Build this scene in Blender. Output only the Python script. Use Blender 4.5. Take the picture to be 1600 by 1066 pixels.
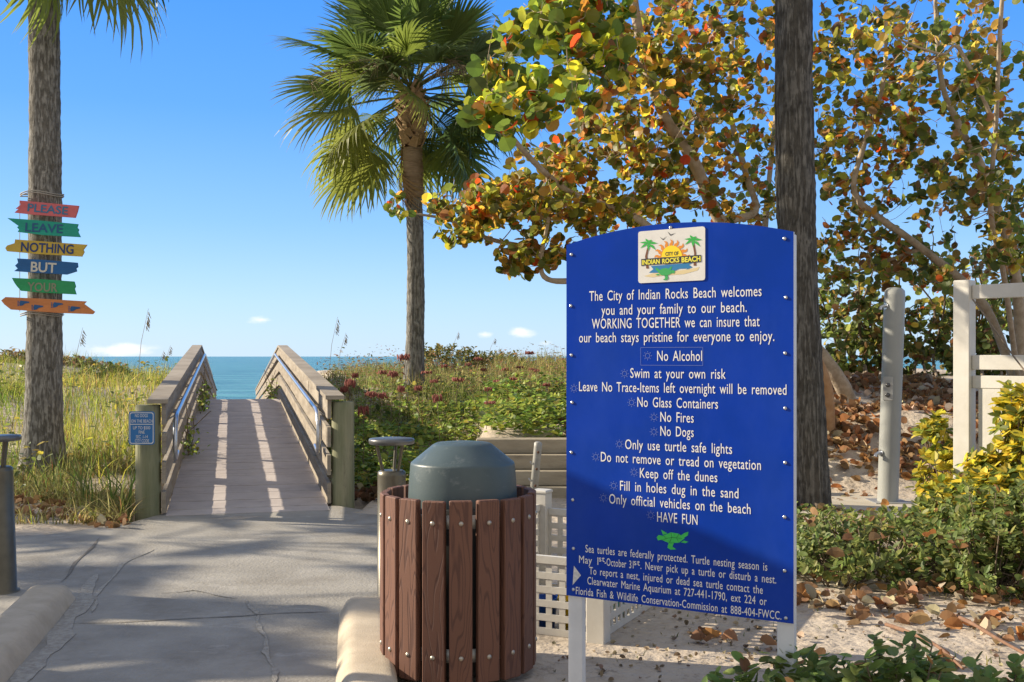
import bpy, math, random
import numpy as np
from mathutils import Vector, Matrix
R = math.radians
random.seed(7); rng = np.random.default_rng(7)
S = bpy.context.scene
for o in list(bpy.data.objects): bpy.data.objects.remove(o)
COL = S.collection
# ------------------------------------------------------------------ camera, sky, sun
F, H, V0 = 1680.0, 1.5, 557.0            # focal length in photo pixels, eye height, horizon row
cam = bpy.data.cameras.new('camera'); co = bpy.data.objects.new('camera', cam); COL.objects.link(co)
cam.sensor_width = 36; cam.lens = 36*F/1600; cam.shift_y = (V0-533)/1600
cam.clip_start = .05; cam.clip_end = 30000
co.location = (0, 0, H); co.rotation_euler = (R(90), 0, 0); S.camera = co
SUN_EL, SUN_AZ = R(25), R(-76)
SD = Vector((math.sin(SUN_AZ)*math.cos(SUN_EL), math.cos(SUN_AZ)*math.cos(SUN_EL), math.sin(SUN_EL)))
sl = bpy.data.lights.new('sun', 'SUN'); sl.energy = 5.0; sl.angle = R(.5); sl.color = (1, .87, .68)
so = bpy.data.objects.new('sun', sl); COL.objects.link(so); so.rotation_euler = SD.to_track_quat('Z', 'Y').to_euler()
so.location = (-20, 5, 20)
W = bpy.data.worlds.new('World'); S.world = W; W.use_nodes = True
S.view_settings.view_transform = 'Standard'; S.view_settings.look = 'None'
S.view_settings.exposure = .83; S.view_settings.gamma = 1
S.cycles.max_bounces = 6; S.cycles.transparent_max_bounces = 8
def build_world():
    n, l = W.node_tree.nodes, W.node_tree.links; n.clear()
    out = n.new('ShaderNodeOutputWorld'); bg = n.new('ShaderNodeBackground'); bg.inputs[1].default_value = .12
    sky = n.new('ShaderNodeTexSky'); sky.sky_type = 'NISHITA'; sky.sun_disc = False
    sky.sun_elevation = SUN_EL; sky.sun_rotation = SUN_AZ; sky.air_density = 1.0; sky.dust_density = .25; sky.ozone_density = 2.2
    hs = n.new('ShaderNodeHueSaturation'); hs.inputs['Saturation'].default_value = 1.22
    l.new(sky.outputs[0], hs.inputs['Color'])
    tc = n.new('ShaderNodeTexCoord'); sp = n.new('ShaderNodeSeparateXYZ'); l.new(tc.outputs['Generated'], sp.inputs[0])
    def M(op, a, b=None):
        m = n.new('ShaderNodeMath'); m.operation = op
        for i, x in enumerate((a, b)):
            if x is None: continue
            if isinstance(x, (int, float)): m.inputs[i].default_value = x
            else: l.new(x, m.inputs[i])
        return m.outputs[0]
    yy = M('MAXIMUM', sp.outputs[1], .05)
    px, pz = M('DIVIDE', sp.outputs[0], yy), M('DIVIDE', sp.outputs[2], yy)
    cb = n.new('ShaderNodeCombineXYZ'); l.new(M('MULTIPLY', px, 1), cb.inputs[0]); l.new(M('MULTIPLY', pz, 2.2), cb.inputs[1])
    no = n.new('ShaderNodeTexNoise'); no.inputs['Scale'].default_value = 26; no.inputs['Detail'].default_value = 6; no.inputs['Roughness'].default_value = .62
    l.new(cb.outputs[0], no.inputs['Vector'])
    acc = None
    for (u, v, ru, rv, k) in ((185, 547, 95, 17, 1.0), (408, 500, 36, 10, .75), (478, 486, 16, 4, .35), (815, 520, 34, 13, 1.0), (757, 523, 26, 9, .75), (850, 537, 20, 8, .6), (560, 540, 40, 6, .25)):
        dx = M('DIVIDE', M('SUBTRACT', px, (u-800)/F), ru/F); dz = M('DIVIDE', M('SUBTRACT', pz, (V0-v)/F), rv/F)
        d = M('SQRT', M('ADD', M('MULTIPLY', dx, dx), M('MULTIPLY', dz, dz)))
        m = M('MULTIPLY', M('MAXIMUM', M('SUBTRACT', 1, d), 0), k)
        acc = m if acc is None else M('MAXIMUM', acc, m)
    den = n.new('ShaderNodeMapRange'); den.interpolation_type = 'SMOOTHSTEP'
    l.new(M('SUBTRACT', M('ADD', acc, M('MULTIPLY', M('SUBTRACT', no.outputs[0], .5), 1.9)), .22), den.inputs[0])
    den.inputs[1].default_value = 0; den.inputs[2].default_value = .75
    gate = M('MULTIPLY', den.outputs[0], M('MINIMUM', M('MULTIPLY', acc, 3), 1))
    mx = n.new('ShaderNodeMix'); mx.data_type = 'RGBA'; l.new(M('MULTIPLY', gate, .8), mx.inputs[0])
    el = n.new('ShaderNodeValToRGB'); l.new(sp.outputs[2], el.inputs[0]); cr = el.color_ramp
    for i, (z, c) in enumerate(((0, (.50, .72, .98)), (.05, (.42, .67, 1)), (.12, (.25, .53, 1)), (.22, (.11, .38, 1)), (.34, (.055, .30, .97)), (.6, (.10, .28, .75)))):
        e = cr.elements[i] if i < 2 else cr.elements.new(z)
        e.position = z; e.color = (*c, 1)
    k5 = n.new('ShaderNodeVectorMath'); k5.operation = 'SCALE'; k5.inputs[3].default_value = 5.2; l.new(el.outputs[0], k5.inputs[0])
    m2 = n.new('ShaderNodeMix'); m2.data_type = 'RGBA'; m2.inputs[0].default_value = .85; l.new(hs.outputs[0], m2.inputs[6]); l.new(k5.outputs[0], m2.inputs[7])
    # off-white fill added to the sky behind the camera and overhead, lifts the ambient
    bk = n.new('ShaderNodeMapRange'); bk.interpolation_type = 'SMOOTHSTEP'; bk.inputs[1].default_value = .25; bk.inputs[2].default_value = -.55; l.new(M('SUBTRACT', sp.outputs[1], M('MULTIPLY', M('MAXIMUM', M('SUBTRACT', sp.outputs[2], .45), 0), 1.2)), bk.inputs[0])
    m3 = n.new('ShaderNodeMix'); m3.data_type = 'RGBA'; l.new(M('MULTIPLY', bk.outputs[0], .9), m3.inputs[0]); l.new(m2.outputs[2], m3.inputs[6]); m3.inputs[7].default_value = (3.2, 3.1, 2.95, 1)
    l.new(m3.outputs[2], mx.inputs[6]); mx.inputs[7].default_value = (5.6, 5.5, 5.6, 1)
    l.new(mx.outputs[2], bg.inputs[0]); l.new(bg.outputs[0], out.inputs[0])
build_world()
# ------------------------------------------------------------------ helpers
def P(u, v, Y): return Vector(((u-800)/F*Y, Y, H-(v-V0)/F*Y))
def G(u, v, z=0.0): return P(u, v, F*(H-z)/(v-V0))
def lerp(a, b, t): return a+(b-a)*t
def sm(a, b, x):
    t = np.clip((np.asarray(x, float)-a)/(b-a), 0, 1); return t*t*(3-2*t)
def world_loc(o):
    v = Vector((0, 0, 0))
    while o is not None: v += o.location; o = o.parent
    return v
def tag(o, label=None, cat=None, group=None, kind=None):
    if label: o['label'] = label
    if cat: o['category'] = cat
    if group: o['group'] = group
    if kind: o['kind'] = kind
    return o
def thing(name, label, cat, loc=(0, 0, 0), group=None):
    o = bpy.data.objects.new(name, None); COL.objects.link(o); o.location = loc; o.empty_display_size = .1
    return tag(o, label, cat, group)
class MB:
    def __init__(s): s.v = []; s.f = []; s.smooth = []
    def add(s, vs, fs, smooth=False):
        b = len(s.v); s.v += [tuple(p) for p in vs]
        for f in fs: s.f.append([b+i for i in f]); s.smooth.append(smooth)
    def box(s, c, size, ax=(1, 0, 0), az=(0, 0, 1)):
        c = Vector(c); x = Vector(ax).normalized(); z = Vector(az).normalized(); y = z.cross(x).normalized(); x = y.cross(z)
        h = [q/2 for q in size]
        vs = [c+x*(i*h[0])+y*(j*h[1])+z*(k*h[2]) for k in (-1, 1) for j in (-1, 1) for i in (-1, 1)]
        s.add(vs, [(0, 2, 3, 1), (4, 5, 7, 6), (0, 1, 5, 4), (2, 6, 7, 3), (0, 4, 6, 2), (1, 3, 7, 5)])
    def cbox(s, c, size, ch, ax=(1, 0, 0), az=(0, 0, 1)):      # box with chamfered edges along its long axis z and at its ends
        c = Vector(c); x = Vector(ax).normalized(); z = Vector(az).normalized(); y = z.cross(x).normalized(); x = y.cross(z)
        a, b, h = size[0]/2, size[1]/2, size[2]/2
        def ring(k, e):
            A, B = a-e, b-e; q = ch*.7
            return [c+x*p+y*r+z*k for p, r in ((A-q, -B), (A, -B+q), (A, B-q), (A-q, B), (-A+q, B), (-A, B-q), (-A, -B+q), (-A+q, -B))]
        rs = [ring(-h, ch), ring(-h+ch, 0), ring(h-ch, 0), ring(h, ch)]
        vs = sum(rs, []); fs = [tuple(range(7, -1, -1)), tuple(range(24, 32))]
        for i in range(3):
            for j in range(8): fs.append((i*8+j, i*8+(j+1) % 8, i*8+8+(j+1) % 8, i*8+8+j))
        s.add(vs, fs)
    def tube(s, pts, rad, n=8, caps=True, smooth=True, jit=0):
        pts = [Vector(p) for p in pts]; m = len(pts)
        if not hasattr(rad, '__len__'): rad = [rad]*m
        up = None; vs = []
        for i, p in enumerate(pts):
            t = (pts[min(i+1, m-1)]-pts[max(i-1, 0)]).normalized()
            if up is None: up = Vector((0, 0, 1)) if abs(t.z) < .9 else Vector((1, 0, 0))
            a = t.cross(up).normalized(); b = a.cross(t).normalized(); up = b
            for k in range(n):
                w = 2*math.pi*k/n; r = rad[i]*(1+(random.uniform(-jit, jit) if jit else 0))
                vs.append(p+a*(math.cos(w)*r)+b*(math.sin(w)*r))
        fs = [(i*n+k, i*n+(k+1) % n, i*n+n+(k+1) % n, i*n+n+k) for i in range(m-1) for k in range(n)]
        s.add(vs, fs, smooth)
        if caps:
            s.add(vs[:n][::-1], [tuple(range(n))]); s.add(vs[-n:], [tuple(range(n))])
    def lathe(s, c, prof, n=32, smooth=True):
        c = Vector(c); vs = []
        for r, z in prof:
            for k in range(n): vs.append(c+Vector((r*math.cos(2*math.pi*k/n), r*math.sin(2*math.pi*k/n), z)))
        fs = [(i*n+k, i*n+(k+1) % n, i*n+n+(k+1) % n, i*n+n+k) for i in range(len(prof)-1) for k in range(n)]
        s.add(vs, fs, smooth)
    def prism(s, pts, depth):                                  # polygon (3-D points) extruded along a vector
        n = len(pts); pts = [Vector(p) for p in pts]; d = Vector(depth)
        s.add(pts+[p+d for p in pts], [tuple(range(n)), tuple(range(2*n-1, n-1, -1))]+[(i, n+i, n+(i+1) % n, (i+1) % n) for i in range(n)])
    def poly(s, pts): s.add(pts, [tuple(range(len(pts)))])
def link_mesh(name, me, mat, parent=None, loc=None):
    o = bpy.data.objects.new(name, me); COL.objects.link(o)
    for m in (mat if isinstance(mat, (list, tuple)) else [mat]): me.materials.append(m)
    if parent is not None: o.parent = parent
    elif loc is not None: o.location = loc
    return o
def obj(name, mb, mat, parent=None, loc=None, bevel=0):
    """mesh in world coordinates -> one object (origin at its parent's origin or at loc)"""
    off = world_loc(parent) if parent is not None else Vector(loc or (0, 0, 0))
    me = bpy.data.meshes.new(name)
    me.from_pydata([tuple(Vector(p)-off) for p in mb.v], [], mb.f)
    me.polygons.foreach_set('use_smooth', mb.smooth); me.update()
    o = link_mesh(name, me, mat, parent, tuple(off))
    if bevel:
        b = o.modifiers.new('bevel', 'BEVEL'); b.width = bevel; b.segments = 2; b.limit_method = 'ANGLE'
    return o
def np_mesh(name, V, faces, tint, mat, parent=None, loc=None, smooth=False):
    """V (n,3); faces = list of equal-size index arrays; tint (n,3) colour of the leaf itself"""
    off = np.array(world_loc(parent) if parent is not None else Vector(loc or (0, 0, 0)))
    me = bpy.data.meshes.new(name); me.vertices.add(len(V)); me.vertices.foreach_set('co', (V-off).astype(np.float32).ravel())
    tot = sum(f.size for f in faces); cnt = sum(len(f) for f in faces)
    me.loops.add(tot); me.polygons.add(cnt)
    me.loops.foreach_set('vertex_index', np.concatenate([f.ravel() for f in faces]).astype(np.int32))
    sz = np.concatenate([np.full(len(f), f.shape[1]) for f in faces]); st = np.concatenate([[0], np.cumsum(sz)[:-1]])
    me.polygons.foreach_set('loop_start', st.astype(np.int32)); me.polygons.foreach_set('loop_total', sz.astype(np.int32))
    me.polygons.foreach_set('use_smooth', np.full(cnt, smooth))
    me.update(calc_edges=True)
    at = me.attributes.new('tint', 'FLOAT_COLOR', 'POINT')
    at.data.foreach_set('color', np.concatenate([tint, np.ones((len(tint), 1))], 1).astype(np.float32).ravel())
    return link_mesh(name, me, mat, parent, tuple(off))
def nrm(a): return a/np.maximum(np.linalg.norm(a, axis=-1, keepdims=True), 1e-9)
ROUND = np.array([(0, 0, 0), (.5, 0, -.05), (1, 0, -.02), (.08, .26, .03), (.3, .46, .06), (.62, .5, .07), (.88, .3, .04), (.08, -.26, .03), (.3, -.46, .06), (.62, -.5, .07), (.88, -.3, .04)])
ROUND_F = [np.array([(0, 1, 4, 3), (1, 5, 4, 4), (1, 2, 6, 5), (0, 7, 8, 1), (1, 8, 9, 9), (1, 9, 10, 2)])]
ROUND_Q = np.array([(0, 1, 4, 3), (1, 2, 6, 5), (0, 7, 8, 1), (1, 9, 10, 2)]); ROUND_T = np.array([(1, 5, 4), (1, 8, 9)])
OVAL = np.array([(0, 0, 0), (.55, 0, -.04), (1, 0, -.06), (.3, .2, .05), (.7, .21, .03), (.3, -.2, .05), (.7, -.21, .03)])
OVAL_Q = np.array([(0, 1, 4, 3), (0, 5, 6, 1)]); OVAL_T = np.array([(1, 2, 4), (1, 6, 2)])
def leaf_geo(Pos, D, N, size, shape='round', width=1.0):
    T, Q, Tr = (ROUND*np.array([1, 1, 4.2 if shape == 'curl' else 1]), ROUND_Q, ROUND_T) if shape in ('round', 'curl') else (OVAL, OVAL_Q, OVAL_T)
    D = nrm(D); Nn = nrm(N-(N*D).sum(1, keepdims=True)*D); B = np.cross(Nn, D); size = np.asarray(size)[:, None, None]
    V = Pos[:, None]+size*(T[None, :, 0:1]*D[:, None]+width*T[None, :, 1:2]*B[:, None]+T[None, :, 2:3]*Nn[:, None])
    n, k = len(Pos), len(T); base = (np.arange(n)*k)[:, None, None]
    return V.reshape(-1, 3), [(Q[None]+base).reshape(-1, 4), (Tr[None]+base).reshape(-1, 3)], k
def leaves(name, Pos, D, N, size, tint, mat, parent=None, shape='round', loc=None, width=1.0):
    V, Fc, k = leaf_geo(np.asarray(Pos), np.asarray(D), np.asarray(N), size, shape, width)
    return np_mesh(name, V, Fc, np.repeat(tint, k, 0), mat, parent, loc)
def blades(name, Pos, hgt, wid, az, lean, tint, mat, parent=None, loc=None):
    n = len(Pos); t = np.array([0, .35, .7, 1.0]); dirv = np.stack([np.cos(az), np.sin(az), 0*az], 1); side = np.stack([-np.sin(az), np.cos(az), 0*az], 1)
    tw = rng.uniform(-1.2, 1.2, n)[:, None]; side = side*np.cos(tw)+dirv*np.sin(tw)
    Vs = []
    for i, q in enumerate(t):
        c = Pos+dirv*(lean*hgt*q**1.8)[:, None]; c[:, 2] += hgt*(q-.32*lean*q*q)
        w = wid*(1-q)**.6
        if i < 3: Vs += [c-side*(w/2)[:, None], c+side*(w/2)[:, None]]
        else: Vs += [c]
    V = np.stack(Vs, 1).reshape(-1, 3); base = (np.arange(n)*7)[:, None, None]
    Q = (np.array([(0, 1, 3, 2), (2, 3, 5, 4)])[None]+base).reshape(-1, 4); Tr = (np.array([(4, 5, 6)])[None]+base).reshape(-1, 3)
    return np_mesh(name, V, [Q, Tr], np.repeat(tint, 7, 0), mat, parent, loc)
def pick(pal, n, jit=.25):
    """n colours from [(weight, rgb)...] with a little variation"""
    w = np.array([p[0] for p in pal], float); c = np.array([p[1] for p in pal]); i = rng.choice(len(pal), n, p=w/w.sum())
    return np.clip(c[i]*(1+rng.uniform(-jit, jit, (n, 1)))*(1+rng.uniform(-.1, .1, (n, 3))), 0, 1)
# ------------------------------------------------------------------ materials
def mat(name, col, rough=.7, col2=None, scale=8, detail=5, bump=0, bscale=60, stretch=(1, 1, 1), metal=0, spec=.5, lo=.35, hi=.65, coords='Object', dist=.02):
    m = bpy.data.materials.new(name); m.use_nodes = True; n, l = m.node_tree.nodes, m.node_tree.links
    b = n['Principled BSDF']; b.inputs['Base Color'].default_value = (*col, 1); b.inputs['Roughness'].default_value = rough
    b.inputs['Metallic'].default_value = metal; b.inputs['Specular IOR Level'].default_value = spec
    tc = n.new('ShaderNodeTexCoord'); mp = n.new('ShaderNodeMapping'); mp.inputs['Scale'].default_value = stretch; l.new(tc.outputs[coords], mp.inputs[0])
    if col2 is not None:
        t = n.new('ShaderNodeTexNoise'); t.inputs['Scale'].default_value = scale; t.inputs['Detail'].default_value = detail; t.inputs['Roughness'].default_value = .65; l.new(mp.outputs[0], t.inputs[0])
        r = n.new('ShaderNodeValToRGB'); r.color_ramp.elements[0].position = lo; r.color_ramp.elements[1].position = hi
        r.color_ramp.elements[0].color = (*col, 1); r.color_ramp.elements[1].color = (*col2, 1)
        l.new(t.outputs[0], r.inputs[0]); l.new(r.outputs[0], b.inputs['Base Color'])
    if bump:
        t2 = n.new('ShaderNodeTexNoise'); t2.inputs['Scale'].default_value = bscale; t2.inputs['Detail'].default_value = 6; l.new(mp.outputs[0], t2.inputs[0])
        bp = n.new('ShaderNodeBump'); bp.inputs['Strength'].default_value = bump; bp.inputs['Distance'].default_value = dist; l.new(t2.outputs[0], bp.inputs['Height']); l.new(bp.outputs[0], b.inputs['Normal'])
    return m
def second_noise(m, col, scale, lo, hi, stretch=(1, 1, 1), fac=1.0):
    """stains laid over a mat() material"""
    n, l = m.node_tree.nodes, m.node_tree.links; b = n['Principled BSDF']; src = b.inputs['Base Color'].links[0].from_socket if b.inputs['Base Color'].links else None
    tc = n.new('ShaderNodeTexCoord'); mp = n.new('ShaderNodeMapping'); mp.inputs['Scale'].default_value = stretch; mp.inputs['Location'].default_value = (3.1, 7.7, 1.3); l.new(tc.outputs['Object'], mp.inputs[0])
    t = n.new('ShaderNodeTexNoise'); t.inputs['Scale'].default_value = scale; t.inputs['Detail'].default_value = 8; t.inputs['Roughness'].default_value = .7; l.new(mp.outputs[0], t.inputs[0])
    r = n.new('ShaderNodeMapRange'); r.inputs[1].default_value = lo; r.inputs[2].default_value = hi; r.inputs[4].default_value = fac; l.new(t.outputs[0], r.inputs[0])
    x = n.new('ShaderNodeMix'); x.data_type = 'RGBA'; l.new(r.outputs[0], x.inputs[0])
    if src: l.new(src, x.inputs[6])
    else: x.inputs[6].default_value = b.inputs['Base Color'].default_value
    x.inputs[7].default_value = (*col, 1); l.new(x.outputs[2], b.inputs['Base Color']); return m
def leafmat(name, trans=.4, rough=.5, spec=.4, trs=1.6):
    m = bpy.data.materials.new(name); m.use_nodes = True; n, l = m.node_tree.nodes, m.node_tree.links
    b = n['Principled BSDF']; b.inputs['Roughness'].default_value = rough; b.inputs['Specular IOR Level'].default_value = spec
    a = n.new('ShaderNodeAttribute'); a.attribute_name = 'tint'; l.new(a.outputs[0], b.inputs['Base Color'])
    t = n.new('ShaderNodeBsdfTranslucent'); v = n.new('ShaderNodeVectorMath'); v.operation = 'SCALE'; v.inputs[3].default_value = trs
    l.new(a.outputs[0], v.inputs[0]); l.new(v.outputs[0], t.inputs[0])
    x = n.new('ShaderNodeMixShader'); x.inputs[0].default_value = trans; l.new(b.outputs[0], x.inputs[1]); l.new(t.outputs[0], x.inputs[2])
    l.new(x.outputs[0], n['Material Output'].inputs[0]); return m
def wood(name, c1, c2, scale=9, axis='Z', bump=.4, rough=.75):
    """long-grained timber: wave bands distorted along one axis"""
    st = {'X': (.12, 1, 1), 'Y': (1, .12, 1), 'Z': (1, 1, .12)}[axis]
    m = mat(name, c1, rough, c2, scale*3, 8, bump, scale*14, st, lo=.3, hi=.7, dist=.006); return m
M_sand = mat('sand', (.36, .30, .235), .95, (.52, .455, .375), 1.3, 8, .75, 11, lo=.3, hi=.7, spec=.1, dist=.05)
second_noise(M_sand, (.20, .155, .11), 2.6, .55, .74, fac=.7); second_noise(M_sand, (.15, .115, .08), 14, .56, .68, fac=.75); second_noise(M_sand, (.12, .10, .075), 45, .62, .70, fac=.6)
M_conc = mat('concrete', (.24, .226, .20), .9, (.36, .342, .305), 2.2, 12, .55, 55, lo=.3, hi=.72, spec=.2, dist=.012)
second_noise(M_conc, (.50, .475, .43), 5.0, .58, .72, (.55, 1, 1), .6); second_noise(M_conc, (.17, .15, .12), 1.4, .52, .72, fac=.65); second_noise(M_conc, (.16, .145, .12), 70, .62, .72, fac=.3); second_noise(M_conc, (.52, .48, .41), 26, .66, .74, (.5, 1, 1), .7)
M_kerb = mat('kerb_concrete', (.40, .34, .255), .9, (.50, .43, .33), 6, 10, .4, 120, spec=.2, dist=.005); second_noise(M_kerb, (.26, .22, .17), 14, .63, .72, fac=.6)
M_pad = mat('pad_concrete', (.40, .36, .29), .9, (.50, .45, .37), 3, 8, .3, 60, spec=.2, dist=.006)
M_fill = mat('crack_filler', (.42, .40, .355), .95, (.29, .27, .24), 30, 6, .6, 120, spec=.1)
M_joint = mat('joint_dirt', (.13, .115, .095), .95, (.2, .18, .15), 30)
M_deck = mat('deck_boards', (.40, .355, .335), .9, (.50, .45, .42), 3, 10, .3, 60, (1, 1, 1), spec=.15, dist=.008); second_noise(M_deck, (.24, .21, .19), 2.2, .58, .75, fac=.6); second_noise(M_deck, (.52, .48, .42), 6, .6, .72, fac=.5)
M_rail = mat('weathered_rail', (.235, .20, .155), .85, (.37, .325, .26), 5, 9, .5, 40, (.3, .3, 2.2), spec=.2, dist=.006); second_noise(M_rail, (.17, .135, .105), 3.5, .56, .72, (.3, .3, 2.5), .7)
M_log = mat('treated_log', (.17, .185, .105), .85, (.30, .29, .19), 9, 9, .5, 40, (1, 1, .12), spec=.2, dist=.01); second_noise(M_log, (.10, .09, .06), 6, .58, .7, (1, 1, .15), .7)
M_galv = mat('galvanised_steel', (.55, .57, .60), .28, (.42, .44, .47), 30, metal=.9)
M_dull = mat('dull_steel', (.46, .46, .44), .45, (.36, .36, .34), 20, metal=.6)
M_timber = mat('wall_timber', (.27, .235, .175), .9, (.40, .35, .265), 5, 9, .6, 40, (.25, 1, 1), spec=.15, dist=.01); second_noise(M_timber, (.15, .125, .095), 4, .57, .72, (.3, 1, 1), .7)
M_bollard = mat('bollard_metal', (.095, .085, .06), .36, (.14, .125, .09), 6, metal=.55, bump=.05, bscale=200)
M_bcap = mat('bollard_cap', (.17, .17, .165), .35, (.13, .13, .125), 8, metal=.6)
M_white = mat('white_vinyl', (.60, .58, .53), .45, (.52, .495, .44), 5, 8, .05, 60)
second_noise(M_white, (.50, .44, .34), 4, .62, .8, (1, 1, .4), .35)
M_blue = mat('sign_blue', (.002, .035, .33), .3, (.0015, .032, .27), 3, spec=.14)
second_noise(M_blue, (.02, .065, .36), 2.4, .45, .75, (1, 1, .5), .5); second_noise(M_blue, (.14, .19, .40), 60, .69, .75, (1, 1, .3), .55)
M_dogblue = mat('dog_sign_blue', (.012, .13, .36), .4, (.016, .15, .40), 8)
M_letter = mat('letter_white', (.72, .72, .70), .55, (.64, .64, .62), 40)
M_ghost = mat('faded_print', (.14, .19, .46), .5)
M_signpost = mat('sign_post_white', (.60, .62, .64), .5, (.52, .54, .56), 6)
M_lid = mat('lid_plastic', (.052, .078, .085), .42, (.068, .096, .10), 5, 8, .12, 90, dist=.004); second_noise(M_lid, (.36, .38, .37), 12, .58, .76, (1, 1, 1.6), .32)
M_black = mat('dark_liner', (.015, .015, .014), .6)
M_bolt = mat('bolt_head', (.42, .38, .32), .4, metal=.8)
M_slat = bpy.data.materials.new('brown_slat')
def build_slat(m):
    m.use_nodes = True; n, l = m.node_tree.nodes, m.node_tree.links; b = n['Principled BSDF']; b.inputs['Roughness'].default_value = .72
    tc = n.new('ShaderNodeTexCoord'); mp = n.new('ShaderNodeMapping'); mp.inputs['Scale'].default_value = (1, 1, .11); l.new(tc.outputs['Object'], mp.inputs[0])
    nz = n.new('ShaderNodeTexNoise'); nz.inputs['Scale'].default_value = 9; nz.inputs['Detail'].default_value = 2; l.new(mp.outputs[0], nz.inputs[0])
    mu = n.new('ShaderNodeMath'); mu.operation = 'MULTIPLY'; mu.inputs[1].default_value = 105; l.new(nz.outputs[0], mu.inputs[0])
    sn = n.new('ShaderNodeMath'); sn.operation = 'SINE'; l.new(mu.outputs[0], sn.inputs[0])
    r = n.new('ShaderNodeMapRange'); r.inputs[1].default_value = .5; r.inputs[2].default_value = 1.05; l.new(sn.outputs[0], r.inputs[0])
    x = n.new('ShaderNodeMix'); x.data_type = 'RGBA'; x.inputs[6].default_value = (.148, .065, .04, 1); x.inputs[7].default_value = (.088, .037, .025, 1); l.new(r.outputs[0], x.inputs[0]); l.new(x.outputs[2], b.inputs['Base Color'])
    bp = n.new('ShaderNodeBump'); bp.invert = True; bp.inputs['Strength'].default_value = .5; bp.inputs['Distance'].default_value = .002; l.new(r.outputs[0], bp.inputs['Height']); l.new(bp.outputs[0], b.inputs['Normal'])
build_slat(M_slat)
M_bark = mat('palm_bark', (.11, .10, .085), .95, (.33, .305, .26), 16, 10, .8, 30, (1, 1, .28), spec=.1, dist=.04, lo=.3, hi=.75); second_noise(M_bark, (.36, .335, .285), 9, .68, .76, (1, 1, .45), .7)
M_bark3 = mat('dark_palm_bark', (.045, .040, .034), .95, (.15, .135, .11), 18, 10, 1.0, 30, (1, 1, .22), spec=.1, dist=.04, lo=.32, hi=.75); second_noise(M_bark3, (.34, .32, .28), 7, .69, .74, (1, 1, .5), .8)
M_bark2 = mat('young_palm_bark', (.26, .185, .12), .95, (.40, .30, .21), 9, 9, 1.0, 16, (.4, .4, 2.4), spec=.1, dist=.03)
def bark(name, dark, lightc, ringk, crackz, scale):
    m = mat(name, dark, .95, lightc, scale, 12, 0, spec=.1, stretch=(1, 1, .55), lo=.32, hi=.72); n, l = m.node_tree.nodes, m.node_tree.links; b = n['Principled BSDF']
    tc = n.new('ShaderNodeTexCoord'); mp = n.new('ShaderNodeMapping'); mp.inputs['Scale'].default_value = (1, 1, crackz); l.new(tc.outputs['Object'], mp.inputs[0])
    v = n.new('ShaderNodeTexNoise'); v.inputs['Scale'].default_value = 42; v.inputs['Detail'].default_value = 5; l.new(mp.outputs[0], v.inputs[0])
    w = n.new('ShaderNodeTexWave'); w.wave_type = 'BANDS'; w.bands_direction = 'Z'; w.wave_profile = 'SAW'; w.inputs['Scale'].default_value = ringk; w.inputs['Distortion'].default_value = 3.5; w.inputs['Detail'].default_value = 3; w.inputs['Detail Scale'].default_value = 2.5; l.new(tc.outputs['Object'], w.inputs[0])
    r = n.new('ShaderNodeMapRange'); r.inputs[1].default_value = .44; r.inputs[2].default_value = .53; l.new(v.outputs[0], r.inputs[0])
    a = n.new('ShaderNodeMath'); a.operation = 'MULTIPLY_ADD'; a.inputs[1].default_value = .5; l.new(w.outputs[0], a.inputs[0]); l.new(r.outputs[0], a.inputs[2])
    bp = n.new('ShaderNodeBump'); bp.inputs['Strength'].default_value = .9; bp.inputs['Distance'].default_value = .012; l.new(a.outputs[0], bp.inputs['Height']); l.new(bp.outputs[0], b.inputs['Normal'])
    x = n.new('ShaderNodeMix'); x.data_type = 'RGBA'; x.blend_type = 'MULTIPLY'; x.inputs[0].default_value = .75; l.new(b.inputs['Base Color'].links[0].from_socket, x.inputs[6])
    cr = n.new('ShaderNodeValToRGB'); cr.color_ramp.elements[0].color = (.42, .40, .37, 1); l.new(r.outputs[0], cr.inputs[0]); l.new(cr.outputs[0], x.inputs[7]); l.new(x.outputs[2], b.inputs['Base Color']); return m
M_bark = bark('palm_bark', (.16, .154, .14), (.40, .388, .355), 5.5, .16, 18); second_noise(M_bark, (.46, .44, .39), 10, .68, .74, (1, 1, .6), .7)
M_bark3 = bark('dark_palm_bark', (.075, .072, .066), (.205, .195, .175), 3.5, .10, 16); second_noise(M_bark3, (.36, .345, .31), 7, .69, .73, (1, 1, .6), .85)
M_boot = mat('palm_boot', (.34, .225, .125), .9, (.48, .34, .21), 12, 8, .6, 50, spec=.1)
M_limb = mat('sea_grape_bark', (.34, .27, .19), .85, (.50, .42, .32), 9, 8, .5, 30, spec=.15); second_noise(M_limb, (.15, .11, .075), 7, .58, .72, fac=.7)
M_stem = mat('root_bark', (.36, .20, .095), .85, (.46, .29, .16), 8, 8, .5, 30, spec=.15)
M_branch = mat('fallen_branch_bark', (.15, .075, .042), .85, (.23, .13, .08), 12, bump=.3, bscale=40)
M_twig = mat('twig', (.13, .10, .07), .9, (.22, .17, .12), 10)
M_leaf = leafmat('sea_grape_leaf', .53, .45, .4, 2.45)
M_shrub = leafmat('shrub_leaf', .38, .5, .3, 1.9)
M_grass = leafmat('grass_blade', .45, .6, .2, 1.8)
M_dry = leafmat('dry_leaf', .25, .8, .1, 1.2)
M_frond = leafmat('palm_frond', .42, .5, .35, 2.2)
M_water = bpy.data.materials.new('sea_water')
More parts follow.
